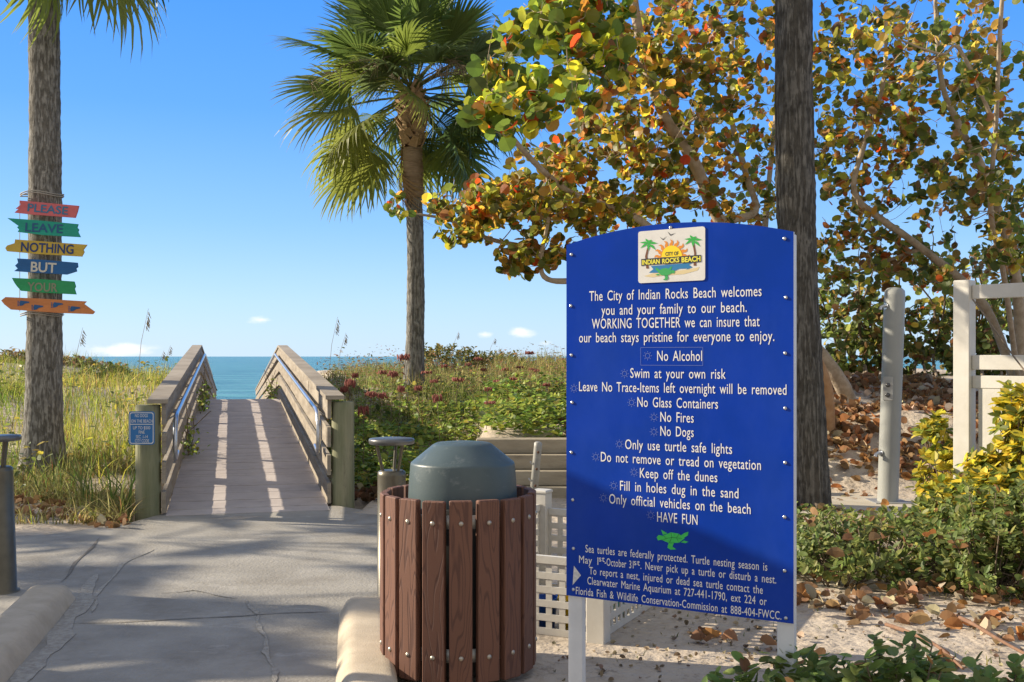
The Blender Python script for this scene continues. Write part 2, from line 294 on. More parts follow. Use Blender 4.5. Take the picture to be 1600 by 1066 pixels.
def build_water(m):
    m.use_nodes = True; n, l = m.node_tree.nodes, m.node_tree.links; b = n['Principled BSDF']
    b.inputs['Base Color'].default_value = (.03, .16, .20, 1); b.inputs['Roughness'].default_value = .22; b.inputs['Specular IOR Level'].default_value = .06
    tc = n.new('ShaderNodeTexCoord'); mp = n.new('ShaderNodeMapping'); mp.inputs['Scale'].default_value = (.25, .55, 1); l.new(tc.outputs['Object'], mp.inputs[0])
    t = n.new('ShaderNodeTexNoise'); t.inputs['Scale'].default_value = .35; t.inputs['Detail'].default_value = 8; t.inputs['Roughness'].default_value = .62; l.new(mp.outputs[0], t.inputs[0])
    bp = n.new('ShaderNodeBump'); bp.inputs['Strength'].default_value = .9; bp.inputs['Distance'].default_value = 1.2; l.new(t.outputs[0], bp.inputs['Height']); l.new(bp.outputs[0], b.inputs['Normal'])
    r = n.new('ShaderNodeValToRGB'); l.new(t.outputs[0], r.inputs[0])
    r.color_ramp.elements[0].color = (.022, .135, .15, 1); r.color_ramp.elements[1].color = (.085, .27, .255, 1); r.color_ramp.elements[0].position = .41; r.color_ramp.elements[1].position = .6
    l.new(r.outputs[0], b.inputs['Base Color'])
build_water(M_water)
# ------------------------------------------------------------------ lie of the land
A0 = Vector((-3.25, 10.1)); RA = Vector((-.252, .968)).normalized(); RQ = Vector((RA.y, -RA.x)); RW = 1.52; LC = 11.75
def ramp_pt(s, q, z): p = A0+RA*s+RQ*q; return Vector((p.x, p.y, z))
def deck_z(s): return np.where(s < LC, .63*np.clip(s, 0, LC)/LC+.012, .642-.0705*(s-LC))
def terrain(X, Y):
    X = np.asarray(X, float); Y = np.asarray(Y, float)
    s = (X-A0.x)*RA.x+(Y-A0.y)*RA.y; q = (X-A0.x)*RQ.x+(Y-A0.y)*RQ.y
    bumps = .06*np.sin(X*1.3+1.7*np.sin(Y*.7))*np.sin(Y*1.1+.5)+.03*np.sin(X*3.1+Y*2.3)
    left = .80*sm(9.6, 21, Y)+.55*np.exp(-((X+11.6)/2.4)**2-((Y-26)/4.0)**2)+.1*np.exp(-((X+8.5)/1.5)**2-((Y-20)/3)**2)
    mid = .98*sm(11.5, 18, Y)+.12*sm(18, 24, Y)
    wall = np.where(Y > 11.7, .47+.13*sm(11.9, 12.5, Y)+.55*sm(12, 20, Y), 0)
    right = .80*sm(11.5, 13.4, Y)+.35*sm(13.4, 16.5, Y)
    wl = (X > -.35) & (X < 2.3)
    z = np.where(q < RW/2, left, np.where(wl, wall, np.where(X <= -.35, mid*sm(-.1, 1.4, q-RW), right)))
    z = z+bumps*sm(9.3, 12, Y)
    ridge = np.where(q < RW/2, 27., 27.)
    fall = sm(ridge, ridge+30, Y); z = z*(1-fall)-2.5*fall
    z = z-3*sm(62, 110, Y)
    inside = (q > -.32) & (q < RW+.32) & (s > -.2)
    z = np.where(inside, np.minimum(z, deck_z(s)-.16), z)
    return z
def tz(x, y): return float(terrain(x, y))
def axis(lo, hi, a, b, st, n):
    return np.unique(np.concatenate([lo+(a-lo)*(1-np.linspace(1, 0, n)**2.5), np.arange(a, b, st), b+(hi-b)*np.linspace(0, 1, n)**2.5]))
gx = axis(-600, 600, -16, 12, .16, 16); gy = axis(-60, 130, 3, 32, .16, 16)
XX, YY = np.meshgrid(gx, gy); ZZ = terrain(XX, YY)
nx, ny = len(gx), len(gy); idx = np.arange(nx*ny).reshape(ny, nx)
Vg = np.stack([XX, YY, ZZ], -1).reshape(-1, 3); Fg = np.stack([idx[:-1, :-1], idx[:-1, 1:], idx[1:, 1:], idx[1:, :-1]], -1).reshape(-1, 4)
g = np_mesh('ground', Vg, [Fg], np.ones((len(Vg), 3)), M_sand, smooth=True); tag(g, kind='structure')
m = MB(); m.add([(-9000, 48, -2.0), (9000, 48, -2.0), (9000, 24000, -2.0), (-9000, 24000, -2.0)], [(0, 1, 2, 3)])
tag(obj('sea', m, M_water), kind='structure')
# concrete path, pavement, kerbs
m = MB()
pth = [(-9, 8.75), (-9, .5), (-.55, .5), (-.72, 5.0), (-.35, 5.8), (-.35, 6.9), (-.62, 8.3), (-1.35, 10.35), (-1.75, 10.75), (-3.3, 10.25), (-3.45, 9.55), (-3.9, 9.0), (-4.6, 8.82)]
m.prism([Vector((x, y, .008)) for x, y in pth], (0, 0, -.08)); tag(obj('path', m, M_conc), kind='structure')
def strip(name, pts, w, mt, z=.012, jit=.35):
    m = MB(); pts = [Vector((p.x, p.y, z)) for p in pts]; fine = []
    for a, b in zip(pts[:-1], pts[1:]):
        for k in range(8): fine.append(a.lerp(b, k/8))
    fine.append(pts[-1]); L = []; Rr = []; ph = random.uniform(0, 9)
    for i, p in enumerate(fine):
        t = (fine[min(i+1, len(fine)-1)]-fine[max(i-1, 0)]).normalized(); n_ = Vector((-t.y, t.x, 0)); e_ = math.sin(math.pi*min(1, i/4, (len(fine)-1-i)/4)/2) if len(fine) > 9 else 1
        ww = w*(1+jit*.6*math.sin(i*.9+ph)+jit*.35*math.sin(i*2.3+ph*2))*(.15+.85*e_); p = p+n_*(.010*math.sin(i*.7+ph)+random.uniform(-.004, .004))
        L.append(p+n_*ww/2); Rr.append(p-n_*ww/2)
    k = len(L); m.add(L+Rr, [(i, k+i, k+i+1, i+1) for i in range(k-1)]); return tag(obj(name, m, mt), kind='structure')
strip('path_crack', [G(385, 940), G(402, 965), G(412, 1000), G(425, 1045), G(436, 1085)], .022, M_fill, jit=.8)
strip('path_crack', [G(240, 860), G(190, 885), G(150, 935), G(146, 960)], .02, M_fill, jit=.8)
strip('path_joint', [G(105, 978), G(260, 972), G(410, 963), G(528, 957)], .012, M_joint)
strip('path_joint', [G(95, 912), G(128, 872), G(158, 842)], .02, M_joint, .0125)
strip('sand_drift', [G(15, 1085), G(85, 1010), G(120, 955), G(150, 900)], .10, M_fill, .0118, .5)
strip('path_crack', [G(370, 938), G(300, 925), G(250, 930)], .014, M_fill, .0122, .9)
def kerb(p0, p1, nvec, label):
    """low kerb with a sloped, rounded face and a ramped nose at its far end"""
    d = (p1-p0); L = d.length; t = d/L; m = MB(); prof = [(0, -.02), (.022, .035), (.044, .072), (.056, .088), (.070, .099), (.088, .106), (.11, .109), (.15, .1095), (.22, .109), (.25, .106), (.268, .098), (.279, .084), (.285, .06), (.288, -.05)]
    rings = []
    N = 26
    for i in range(N+1):
        f = (i/N)**.5; e = min(1.0, (1-f)*L/.07)
        e = math.sqrt(max(0, 1-(1-e)**2))*.92+.08
        rings.append([p0+t*(L*f)+nvec*a+Vector((0, 0, b*e if b > 0 else b)) for a, b in prof])
    k = len(prof); vs = sum(rings, []); fs = [(i*k+j, i*k+j+1, i*k+k+j+1, i*k+k+j) for i in range(N) for j in range(k-1)]
    fs.append(tuple(range(N*k, N*k+k))); m.add(vs, fs, True); o = obj('kerb', m, M_kerb, loc=tuple(p0)); tag(o, label, 'kerb')
a, b = G(126, 934), G(26, 1054); d = (b-a).normalized(); kerb(b+d*3.5, a, Vector((d.y, -d.x, 0)).normalized()*1 if Vector((d.y, -d.x, 0)).x < 0 else Vector((-d.y, d.x, 0)), 'concrete kerb on the left of the path, in front of the bollard cut by the frame')
a, b = G(527, 957), G(521, 1066); d = (b-a).normalized(); kerb(b+d*3.5, a, Vector((.99, .12, 0)), 'short tan concrete kerb ending beside the slatted bin')
# shower pad
m = MB(); m.prism([Vector((x, y, .02)) for x, y in ((1.9, 10.2), (4.2, 10.0), (4.5, 11.75), (1.9, 12.0))], (0, 0, -.1)); tag(obj('shower_pad', m, M_pad), kind='structure')
# ------------------------------------------------------------------ boardwalk ramp
bw = thing('boardwalk', 'grey wooden beach boardwalk ramp with railings rising over the dune', 'boardwalk', (A0.x+.7, A0.y, 0))
def sweep(mb, svals, q0, q1, b0, b1):
    rings = []
    for s in svals:
        z = float(deck_z(np.array(s)))
        rings.append([ramp_pt(s, q0, z+b0), ramp_pt(s, q1, z+b0), ramp_pt(s, q1, z+b1), ramp_pt(s, q0, z+b1)])
    vs = sum(rings, []); n = len(rings)
    mb.add(vs, [(i*4+j, i*4+(j+1) % 4, i*4+4+(j+1) % 4, i*4+4+j) for i in range(n-1) for j in range(4)]+[(3, 2, 1, 0), tuple(range(n*4-4, n*4))])
SV = [0, 3, 6, 9, LC-.5, LC, LC+.5, 16, 22, 28, 34]
m = MB(); k = 0; s = -.05
while s < 34:
    e = min(s+.14, 34)
    sweep(m, [s, e-.004], .0, RW, -.035+random.uniform(-.002, .002), random.uniform(-.002, .002)); s = e
obj('deck', m, M_deck, bw)
for side in (0, 1):
    sg = -1 if side == 0 else 1; qi = 0 if side == 0 else RW; s0 = .02 if side == 0 else .28
    rl = bpy.data.objects.new('railing', None); COL.objects.link(rl); rl.parent = bw; rl.location = ramp_pt(s0, qi, 0)-world_loc(bw)
    sv = [s0]+[x for x in SV if x > s0]
    for kb in range(4):
        m = MB(); wv = 0
        for a_, b_ in zip(sv[:-1], sv[1:]):
            cuts = list(np.linspace(a_, b_, max(2, int((b_-a_)/3.6)+1)))
            for c0, c1 in zip(cuts[:-1], cuts[1:]):
                dz = random.uniform(-.006, .006); dq = random.uniform(0, .004)
                sweep(m, [c0, c1-.004], qi+sg*dq, qi+sg*(.038+dq), .005+.28*kb+dz, .205+.28*kb+dz)
        obj('rail_board', m, M_rail, rl)
    m = MB()
    for a_, b_ in zip([s0-.055]+sv[1:-1], sv[1:]): sweep(m, [a_, b_-.003], qi-sg*.02, qi+sg*.165, 1.046, 1.086)
    obj('cap_rail', m, M_rail, rl)
    for s in [s0+1.93*i for i in range(1, 14)]:
        m = MB(); z = float(deck_z(np.array(s))); c = ramp_pt(s, qi+sg*.095, z+.2)
        m.box(c, (.10, .10, 1.69), (RQ.x, RQ.y, 0)); obj('post', m, M_rail, rl)
    m = MB(); c = ramp_pt(s0+.07, qi+sg*.165, 0); m.tube([c+Vector((0, 0, z)) for z in (-.3, 0, .25, .5, .75, .95, 1.035, 1.043)], [.118, .117, .115, .114, .113, .113, .112, .105], 20, jit=.012)
    obj('log_post', m, M_log, rl)
    m = MB(); qq = qi-sg*.075
    hz = lambda s, h: ramp_pt(s, qq, float(deck_z(np.array(s)))+h)
    ptsA = [hz(20, .90), hz(LC+.1, .90), hz(LC-.1, .90), hz(6, .90), hz(s0+.45, .90), hz(s0+.30, .89), hz(s0+.20, .84), hz(s0+.15, .75), hz(s0+.13, .62), hz(s0+.15, .54), hz(s0+.20, .50), hz(s0+.32, .50), hz(s0+.55, .51)]
    m.tube(ptsA, .023, 10)
    for s in [s0+.5+1.9*i for i in range(10)]: m.tube([hz(s, .89), ramp_pt(s, qi+sg*.01, float(deck_z(np.array(s)))+.84)], .01, 6)
    obj('handrail', m, M_galv, rl)
# ------------------------------------------------------------------ lettering
def text_poly(txt, bold=0.0, word=1.0, shear=0.0, char=1.0):
    c = bpy.data.curves.new('t', 'FONT'); c.body = txt; c.size = 1; c.offset = bold; c.space_word = word; c.shear = shear; c.space_character = char; c.resolution_u = 3; c.fill_mode = 'FRONT'
    o = bpy.data.objects.new('t', c); COL.objects.link(o); bpy.context.view_layer.update()
    me = bpy.data.meshes.new_from_object(o.evaluated_get(bpy.context.evaluated_depsgraph_get()))
    v = [tuple(p.co) for p in me.vertices]; f = [tuple(p.vertices) for p in me.polygons]
    bpy.data.objects.remove(o); bpy.data.curves.remove(c); bpy.data.meshes.remove(me); return v, f
CAP = .73
def put_text(mb, txt, org, ax, up, width, cap, bold=0.0, word=1.0, shear=0, char=1.0):
    """text from org (left end of the baseline), stretched to the given width and capital height"""
    v, f = text_poly(txt, bold, word, shear, char); x0 = min(p[0] for p in v); x1 = max(p[0] for p in v)
    sx = width/(x1-x0); sy = cap/CAP; mb.add([Vector(org)+Vector(ax)*((p[0]-x0)*sx)+Vector(up)*(p[1]*sy) for p in v], f)
# ------------------------------------------------------------------ big blue city sign
SL, SR = Vector(((885-800)/F*4.48, 4.48, 0)), Vector(((1240-800)/F*4.0, 4.0, 0)); SW = (SR-SL).length; SE = (SR-SL)/SW; SN = Vector((SE.y, -SE.x, 0))
ZB, ZT = .505, 1.964
def spx(u, v, off=0.0):                 # a photo point carried onto the sign's plane
    k = (u-800)/F; t = (k*SL.y-SL.x)/(SE.x-k*SE.y); p = SL+SE*t; return Vector((p.x, p.y, H-(v-V0)/F*p.y))+SN*off
bs = thing('beach_rules_sign', 'tall blue beach rules sign with an arched top, white text and a city emblem', 'sign', tuple((SL+SR)/2+Vector((0, 0, -.02))))
def arch(off, ins=0): return [SL+SE*ins+Vector((0, 0, ZB+ins))+SN*off, SR-SE*ins+Vector((0, 0, ZB+ins))+SN*off]+[SL+SE*(ins+(SW-2*ins)*t)+Vector((0, 0, ZT-ins+.062*(1-(2*t-1)**2)))+SN*off for t in np.linspace(1, 0, 25)]
m = MB(); m.prism(arch(0), -SN*.012); panel = obj('panel', m, [M_blue, M_signpost], bs)
for i, p in enumerate(panel.data.polygons): p.material_index = 0 if i == 0 else 1
for t0 in (.002, SW-.066):
    m = MB(); c = SL+SE*(t0+.032)-SN*.0305; m.cbox(c+Vector((0, 0, .93)), (.064, .036, 2.055), .003, SE); obj('post', m, M_signpost, bs)
m = MB(); g_ = MB()
LINES = [("The City of Indian Rocks Beach welcomes", 921, 1190, 471.5, 461.5, 17), ("you and your family to our beach.", 940, 1167, 493, 487, 17),
 ("WORKING TOGETHER we can insure that", 925, 1187, 514.5, 509, 17), ("our beach stays pristine for everyone to enjoy.", 905, 1210, 536, 532, 17),
 ("No Alcohol", 1027, 1097, 564, 564, 17), ("Swim at your own risk", 985, 1134, 591, 591.5, 16.5), ("Leave No Trace-Items left overnight will be removed", 905, 1229, 613, 615, 16.5),
 ("No Glass Containers", 996, 1122, 636.5, 638, 16.5), ("No Fires", 1032, 1084, 659.5, 660, 16.5), ("No Dogs", 1032, 1084, 681.5, 682.5, 16.5), ("Only use turtle safe lights", 977, 1144, 703, 708, 16.5),
 ("Do not remove or tread on vegetation", 939, 1189, 722.5, 733, 16.5), ("Keep off the dunes", 1000, 1121, 747, 753, 16.5), ("Fill in holes dug in the sand", 969, 1154, 767, 778, 16.5),
 ("Only official vehicles on the beach", 952, 1173, 788, 802, 16.5), ("HAVE FUN", 1027, 1090, 816, 819.5, 16.5),
 ("Sea turtles are federally protected. Turtle nesting season is", 915, 1199, 863, 892, 13), ("To report a nest, injured or dead sea turtle contact the", 921, 1192, 897, 928.5, 13),
 ("Clearwater Marine Aquarium at 727-441-1790, ext 224 or", 918, 1198, 912, 947, 13), ("Florida Fish & Wildlife Conservation-Commission at 888-404-FWCC.", 900, 1221, 928, 969, 13)]
UP = Vector((0, 0, 1))
def sign_line(t, u0, u1, v0, v1, cp, off=.0012, bold=.001):
    a, b = spx(u0, v0, off), spx(u1, v1, off); zm = (a.z+b.z)/2; w = math.hypot(b.x-a.x, b.y-a.y); a.z = zm
    put_text(m, t, a, SE, UP, w, cp*4.22/F, bold, 1.6, char=1.06)
for L_ in LINES:
    m = MB(); sign_line(*L_); obj('text_line', m, M_letter, panel)
m = MB()
for t, u0, u1, dv, cp in (("May 1", 905, 935, 0, 13), ("st", 936, 945, -5.5, 10), ("-October 31", 945, 990, 0, 13), ("st", 990.5, 1000, -5.5, 10), (". Never pick up a turtle or disturb a nest.", 1001, 1213, 0, 13)):
    f0 = lambda u: 879.5+(u-905)/308*32+dv
    sign_line(t, u0, u1, f0(u0), f0(u1), cp)
obj('text_line', m, M_letter, panel)
def ring_strip(mb, pts, w):
    n = len(pts); c = sum(pts, Vector())/n; inner = [p+(c-p).normalized()*w for p in pts]
    mb.add(pts+inner, [(i, (i+1) % n, n+(i+1) % n, n+i) for i in range(n)])
m = MB()
for (u, v) in ((1012, 556), (976, 584), (897, 607), (987, 629), (1022, 652), (1022, 675), (968, 694), (931, 714), (991, 738), (959, 759), (943, 778), (1017, 805)):
    m = MB(); c = spx(u, v, .0012); r = 4.2*4.22/F
    ring_strip(m, [c+SE*(r*math.cos(a))+UP*(r*math.sin(a)) for a in np.linspace(0, 2*math.pi, 17)[:-1]], .0016)
    for k in range(8):
        a = k*math.pi/4; d = SE*math.cos(a)+UP*math.sin(a); n_ = SE*-math.sin(a)+UP*math.cos(a)
        m.poly([c+d*(r*1.35)-n_*.0014, c+d*(r*1.75)-n_*.0006, c+d*(r*1.75)+n_*.0006, c+d*(r*1.35)+n_*.0014])
    obj('sun_bullet', m, M_ghost, panel)
m = MB(); b0, b1 = spx(1001, 571, .0012), spx(1098, 543, .0012); ww = (Vector((b1.x, b1.y, 0))-Vector((b0.x, b0.y, 0))).length; hh = b1.z-b0.z
for (x, y, w_, h_) in ((0, 0, ww, .0012), (0, hh, ww, .0012), (0, 0, .0012, hh), (ww, 0, .0012, hh)): m.poly([b0+SE*x+UP*y, b0+SE*(x+w_)+UP*y, b0+SE*(x+w_)+UP*(y+h_), b0+SE*x+UP*(y+h_)])
obj('text_frame', m, M_ghost, panel)
m = MB()
for (u, v) in ((893, 398), (892, 478), (893, 555), (894, 629), (893, 707), (895, 781), (896, 857), (1048, 356), (1226, 373), (1228, 465), (1227, 552), (1227, 638), (1227, 723), (1226, 808), (1226, 892), (1228, 966), (896, 921)):
    m = MB(); c = spx(u, v); m.tube([c-SN*.002, c+SN*.002, c+SN*.0045, c+SN*.006], [.0075, .0075, .0055, .002], 10); obj('screw', m, M_galv, panel)
m = MB(); m.poly([spx(897, 884, .0015), spx(908, 899, .0015), spx(895, 914, .0015)]); obj('arrow_sticker', m, mat('sticker_grey', (.42, .43, .45), .4, (.6, .6, .6), 90), panel)
# emblem: rounded pale plate; printed sun, palms, sea, turtle, banner
def eb(x, y, off):                      # emblem coordinates: 0..1421 x 0..1066 of the photo's detail
    return spx(980+x/10.15, 345+y/10.15, off)
pc = [(215, 172), (1195, 92), (1222, 98), (1240, 125), (1240, 905), (1228, 935), (1205, 945), (225, 992), (195, 985), (180, 955), (180, 205), (190, 182)]
m = MB(); m.prism([eb(x, y, .0035) for x, y in pc], -SN*.003); plate = obj('emblem_plate', m, mat('plate_white', (.66, .65, .62), .35, (.60, .59, .56), 20), panel)
def paint(name, col, polys, off):
    m = MB()
    for pl in polys: m.poly([eb(x, y, off) for x, y in pl])
    return obj(name, m, mat('ink_'+name, col, .5), plate)
cx, cy, sr = 715, 580, 165
paint('emblem_sand', (.60, .50, .28), [[(270, 880), (420, 835), (760, 800), (1000, 770), (1150, 735), (1120, 790), (900, 850), (600, 870), (400, 900)]], .004)
paint('emblem_sea', (.01, .16, .36), [[(380, 720), (1040, 670), (985, 700), (1040, 740), (940, 780), (960, 760), (830, 765), (760, 800), (560, 830), (350, 825), (420, 770)]], .0044)
rays = []
for k in range(9):
    a = math.pi*(.02+.96*k/8); d = (math.cos(a), -math.sin(a)); n_ = (-d[1], d[0])
    q = lambda r_, s_: (cx+d[0]*r_+n_[0]*s_, cy+d[1]*r_+n_[1]*s_)
    rays.append([q(165, -42), q(210, -40), q(245, -10), q(285, -28), q(262, 16), q(225, 22), q(190, 8), q(165, 40)])
paint('emblem_sun_rays', (.62, .22, .02), rays, .0044)
paint('emblem_sun', (.78, .58, .01), [[(cx+sr*math.cos(a), cy-sr*1.12*math.sin(a)) for a in np.linspace(0, math.pi, 20)]], .0048)
def palm_ink(px, py, tx, ty, sx):
    fr = []
    for ang, L_ in ((15, 150), (65, 120), (110, 140), (160, 150), (205, 150), (270, 110), (320, 150)):
        a = R(ang); d = (math.cos(a), -math.sin(a)*.8); n_ = (math.sin(a), math.cos(a)*.8)
        fr.append([(px, py), (px+d[0]*L_*.4+n_[0]*26, py+d[1]*L_*.4+n_[1]*26), (px+d[0]*L_, py+d[1]*L_+25), (px+d[0]*L_*.5-n_[0]*22, py+d[1]*L_*.5-n_[1]*22)])
    tr = [(px-12, py+30), (px+14, py+30), (tx+18, ty), (tx-20, ty)] if sx > 0 else [(px-12, py+30), (px+16, py+30), (px+48, (py+ty)/2), (tx+22, ty), (tx-22, ty), (px+18, (py+ty)/2)]
    if sx > 0: tr = [(px-14, py+40), (px+12, py+40), (px-20, (py+ty)/2), (tx+20, ty), (tx-22, ty), (px-55, (py+ty)/2)]
    return fr, tr
f1, t1 = palm_ink(345, 365, 330, 760, 1); f2, t2 = palm_ink(1050, 310, 1080, 715, -1)
paint('emblem_palm_trunk', (.14, .05, .02), [t1], .0044); paint('emblem_palm_trunk', (.14, .05, .02), [t2], .0044); paint('emblem_palm_crown', (.02, .36, .05), f1, .0047); paint('emblem_palm_crown', (.02, .36, .05), f2, .0047)
paint('emblem_bird', (.02, .02, .025), [[(520, 258), (575, 292), (635, 245), (575, 310)]], .0044); paint('emblem_bird', (.02, .02, .025), [[(645, 170), (695, 222), (775, 195), (690, 242)]], .0044)
def turtle_polys(f):
    return [[f(x, y) for x, y in pl] for pl in ([(.12, .45), (.3, .22), (.55, .15), (.78, .3), (.85, .52), (.6, .68), (.3, .66)], [(.8, .32), (.93, .28), (1, .4), (.95, .55), (.82, .5)], [(.45, .64), (.62, .66), (.66, .9), (.56, 1.0), (.38, .98), (.5, .86)], [(.66, .2), (.86, .02), (.8, .28)], [(.14, .42), (.02, .3), (.0, .12), (.12, .18), (.24, .3)], [(.14, .55), (.0, .62), (.1, .68), (.25, .64)])]
paint('emblem_turtle', (.03, .32, .08), turtle_polys(lambda x, y: (455+310*x, 715+230*y)), .0049)
paint('emblem_banner', (.012, .016, .03), [[(230, 610), (1180, 543), (1180, 655), (900, 680), (870, 672), (620, 695), (580, 690), (270, 712), (232, 725)]], .0049)
m = MB()
def em_text(t, x0, y0, x1, y1, cp, mb):
    a, b = eb(x0, y0, .0053), eb(x1, y1, .0053); w = (b-a).length; ax = (b-a).normalized(); put_text(mb, t, a, ax, SN.cross(ax)*-1 if SN.cross(ax).z < 0 else SN.cross(ax), w, cp/10.15*4.3/F, .03, 1.1)
em_text('INDIAN', 245, 700, 525, 680, 75, m); em_text('ROCKS', 565, 680, 835, 655, 75, m); em_text('BEACH', 870, 662, 1170, 640, 80, m); obj('emblem_lettering', m, mat('ink_yellow', (.72, .66, .06), .5), plate)
m = MB(); em_text('CITY OF', 612, 558, 822, 545, 58, m); obj('emblem_lettering', m, mat('ink_dark', (.03, .05, .03), .5), plate)
m = MB()
for pl in turtle_polys(lambda x, y: spx(1076-50*x, 827+32*y, .0014)): m.poly(pl)
tp = obj('green_turtle', m, mat('turtle_green', (.02, .40, .06), .45, (.03, .48, .08), 60), panel)
m = MB()
for pl in ([(.3, .24), (.38, .42), (.3, .64)], [(.55, .17), (.52, .4), (.6, .66)], [(.78, .32), (.7, .45), (.83, .54)], [(.2, .45), (.38, .42), (.52, .4), (.7, .45)]):
    q = [spx(1076-50*x, 827+32*y, .0018) for x, y in pl]; m.tube(q, .0007, 4)
obj('shell_lines', m, mat('shell_ink', (.008, .12, .03), .5), tp)
# ------------------------------------------------------------------ litter bin
BX, BY, BR = (716.5-800)/F*5.15, 5.15, .372
bn = thing('litter_bin', 'round litter bin of brown vertical slats with a grey domed lid', 'litter bin', (BX, BY, 0))
NS = 18; off_a = R(-90)+R(10)
for k in range(NS):
    a = off_a+2*math.pi*(k+.0)/NS-R(5.4); d = Vector((math.cos(a), math.sin(a), 0)); t = Vector((-d.y, d.x, 0)); c = Vector((BX, BY, 0))+d*(BR-.019)
    m = MB(); m.cbox(c+Vector((random.uniform(-.002, .002), 0, .447+random.uniform(-.004, .004))), (.103, .036, .815), .0045, t); sl_ = obj('slat', m, M_slat, bn)
    for z in (.755, .155):
        m = MB(); p = c+d*.018+Vector((0, 0, z)); m.tube([p-d*.004, p+d*.001, p+d*.005, p+d*.007], [.0115, .0115, .008, .002], 10); obj('bolt', m, M_bolt, sl_)
for z in (.755, .155):
    m = MB(); n_ = 40; r0, r1 = BR-.046, BR-.041; m.lathe((BX, BY, 0), [(r0, z-.03), (r1, z-.03), (r1, z+.03), (r0, z+.03), (r0, z-.03)], n_); obj('hoop', m, M_dull, bn)
m = MB(); m.lathe((BX, BY, 0), [(.0, .045), (.29, .05), (.295, .06), (.295, .80), (.27, .805)], 32); obj('liner', m, M_black, bn)
LX = (723-800)/F*5.15
m = MB(); m.lathe((LX, BY, 0), [(.262, .755), (.264, .77), (.262, .80), (.257, .90), (.250, .985), (.249, .990), (.246, .995), (.241, .999), (.236, 1.003), (.145, 1.077), (.135, 1.083), (.125, 1.087), (.06, 1.093), (.0, 1.094)], 48); obj('lid', m, M_lid, bn)
# ------------------------------------------------------------------ bollards
def bollard(x, y, label, tilt=0.0):
    b = thing('bollard_light', label, 'bollard', (x, y, 0), 'bollard lights beside the path')
    f = lambda z: Vector((x-tilt*z, y, z))
    m = MB(); m.tube([f(0), f(.015), f(.016), f(.77), f(.792), f(.802)], [.105, .105, .09, .087, .085, .07], 24); obj('body', m, M_bollard, b)
    m = MB()
    for k in range(3):
        a = R(200+120*k); d = Vector((math.cos(a), math.sin(a), 0)); m.tube([f(.795)+d*.055, f(.966)+d*.095], .011, 6)
    obj('strut', m, M_bollard, b)
    m = MB(); m.tube([f(.962), f(.966), f(.988), f(.996), f(1.0), f(1.002)], [.132, .139, .141, .136, .10, .002], 32); obj('cap', m, M_bcap, b)
bollard((612-800)/F*6.6, 6.6, 'bronze bollard light half hidden behind the slatted bin')
bollard(-3.235, 6.82, 'bronze bollard light cut off by the left edge of the frame', .03)
# ------------------------------------------------------------------ toy corral of white lattice, toys
C0 = Vector((.455, 5.66, 0)); dl = Vector((-.90, .436, 0)); dr = Vector((.436, .90, 0)); WL, WRt = .80, 1.05
tb = thing('toy_corral', 'white vinyl lattice corral of beach toys standing behind the blue sign', 'toy bin', tuple(C0+dl*.4+dr*.5))
corners = [C0, C0+dl*WL, C0+dl*WL+dr*WRt, C0+dr*WRt]
for i, c in enumerate(corners):
    m = MB(); h = .62; m.cbox(c+Vector((0, 0, h/2-.05)), (.1, .1, h+.1), .005, dl); p_ = obj('post', m, M_white, tb)
    m = MB(); m.cbox(c+Vector((0, 0, h+.008)), (.112, .112, .022), .006, dl); obj('post_cap', m, M_white, p_)
def lattice(a, b, h, z0=.0):
    d = (b-a).normalized(); a = a+d*.052; b = b-d*.052; L = (b-a).length; n_ = Vector((-d.y, d.x, 0)); m = MB()
    nh, nv = max(2, round(L/.075)), max(2, round(h/.075))
    for k in range(nh+1): m.box(a+d*(L*k/nh)+Vector((0, 0, z0+h/2)), (.034, .008, h), d)
    for k in range(nv+1): m.box(a+d*(L/2)+Vector((0, 0, z0+h*k/nv)), (L, .014, .036), d)
    m.box(a+d*(L/2)+Vector((0, 0, z0+h+.012)), (L, .03, .04), d)
    return obj('lattice_panel', m, M_white, tb)
lattice(corners[1], corners[0], .375, .02); lattice(corners[0], corners[3], .375, .02); lattice(corners[2], corners[3], .47, .02); lattice(corners[1], corners[2], .50, .02)
def bucket(c, r, h, col, label, name='toy_bucket', cat='toy bucket', rim=None):
    b = thing(name, label, cat, tuple(c)); mt = mat('toy_plastic', col, .35); m = MB(); c = Vector(c)
    m.lathe(c, [(0, .004), (r*.75, 0), (r, h), (r*1.08, h), (r*1.08, h-.015), (r*1.0, h-.016)], 20); m.lathe(c, [(r*.97, h), (r*.72, .01), (0, .01)], 20); obj('body', m, mt, b)
    m = MB(); m.tube([c+Vector((r*math.cos(t), .02, h-.01+r*.9*math.sin(t))) for t in np.linspace(0, math.pi, 9)], .005, 6); obj('handle', m, mt if rim is None else rim, b)
inn = lambda a, b: C0+dl*a+dr*b
bucket(inn(.20, .12)+Vector((0, 0, 0)), .075, .19, (.75, .48, .01), 'yellow toy bucket behind the corral lattice, nearest the corner post')
bucket(inn(.37, .14), .07, .17, (.02, .10, .42), 'blue toy bucket behind the corral lattice')
bucket(inn(.52, .16), .07, .22, (.50, .03, .03), 'red toy bucket behind the corral lattice')
bucket(inn(.12, .36), .08, .20, (.38, .55, .02), 'lime green toy bucket seen below the bottom of the blue sign')
bucket(inn(.13, .62), .08, .16, (.02, .32, .36), 'teal toy bucket seen through the right lattice of the corral')
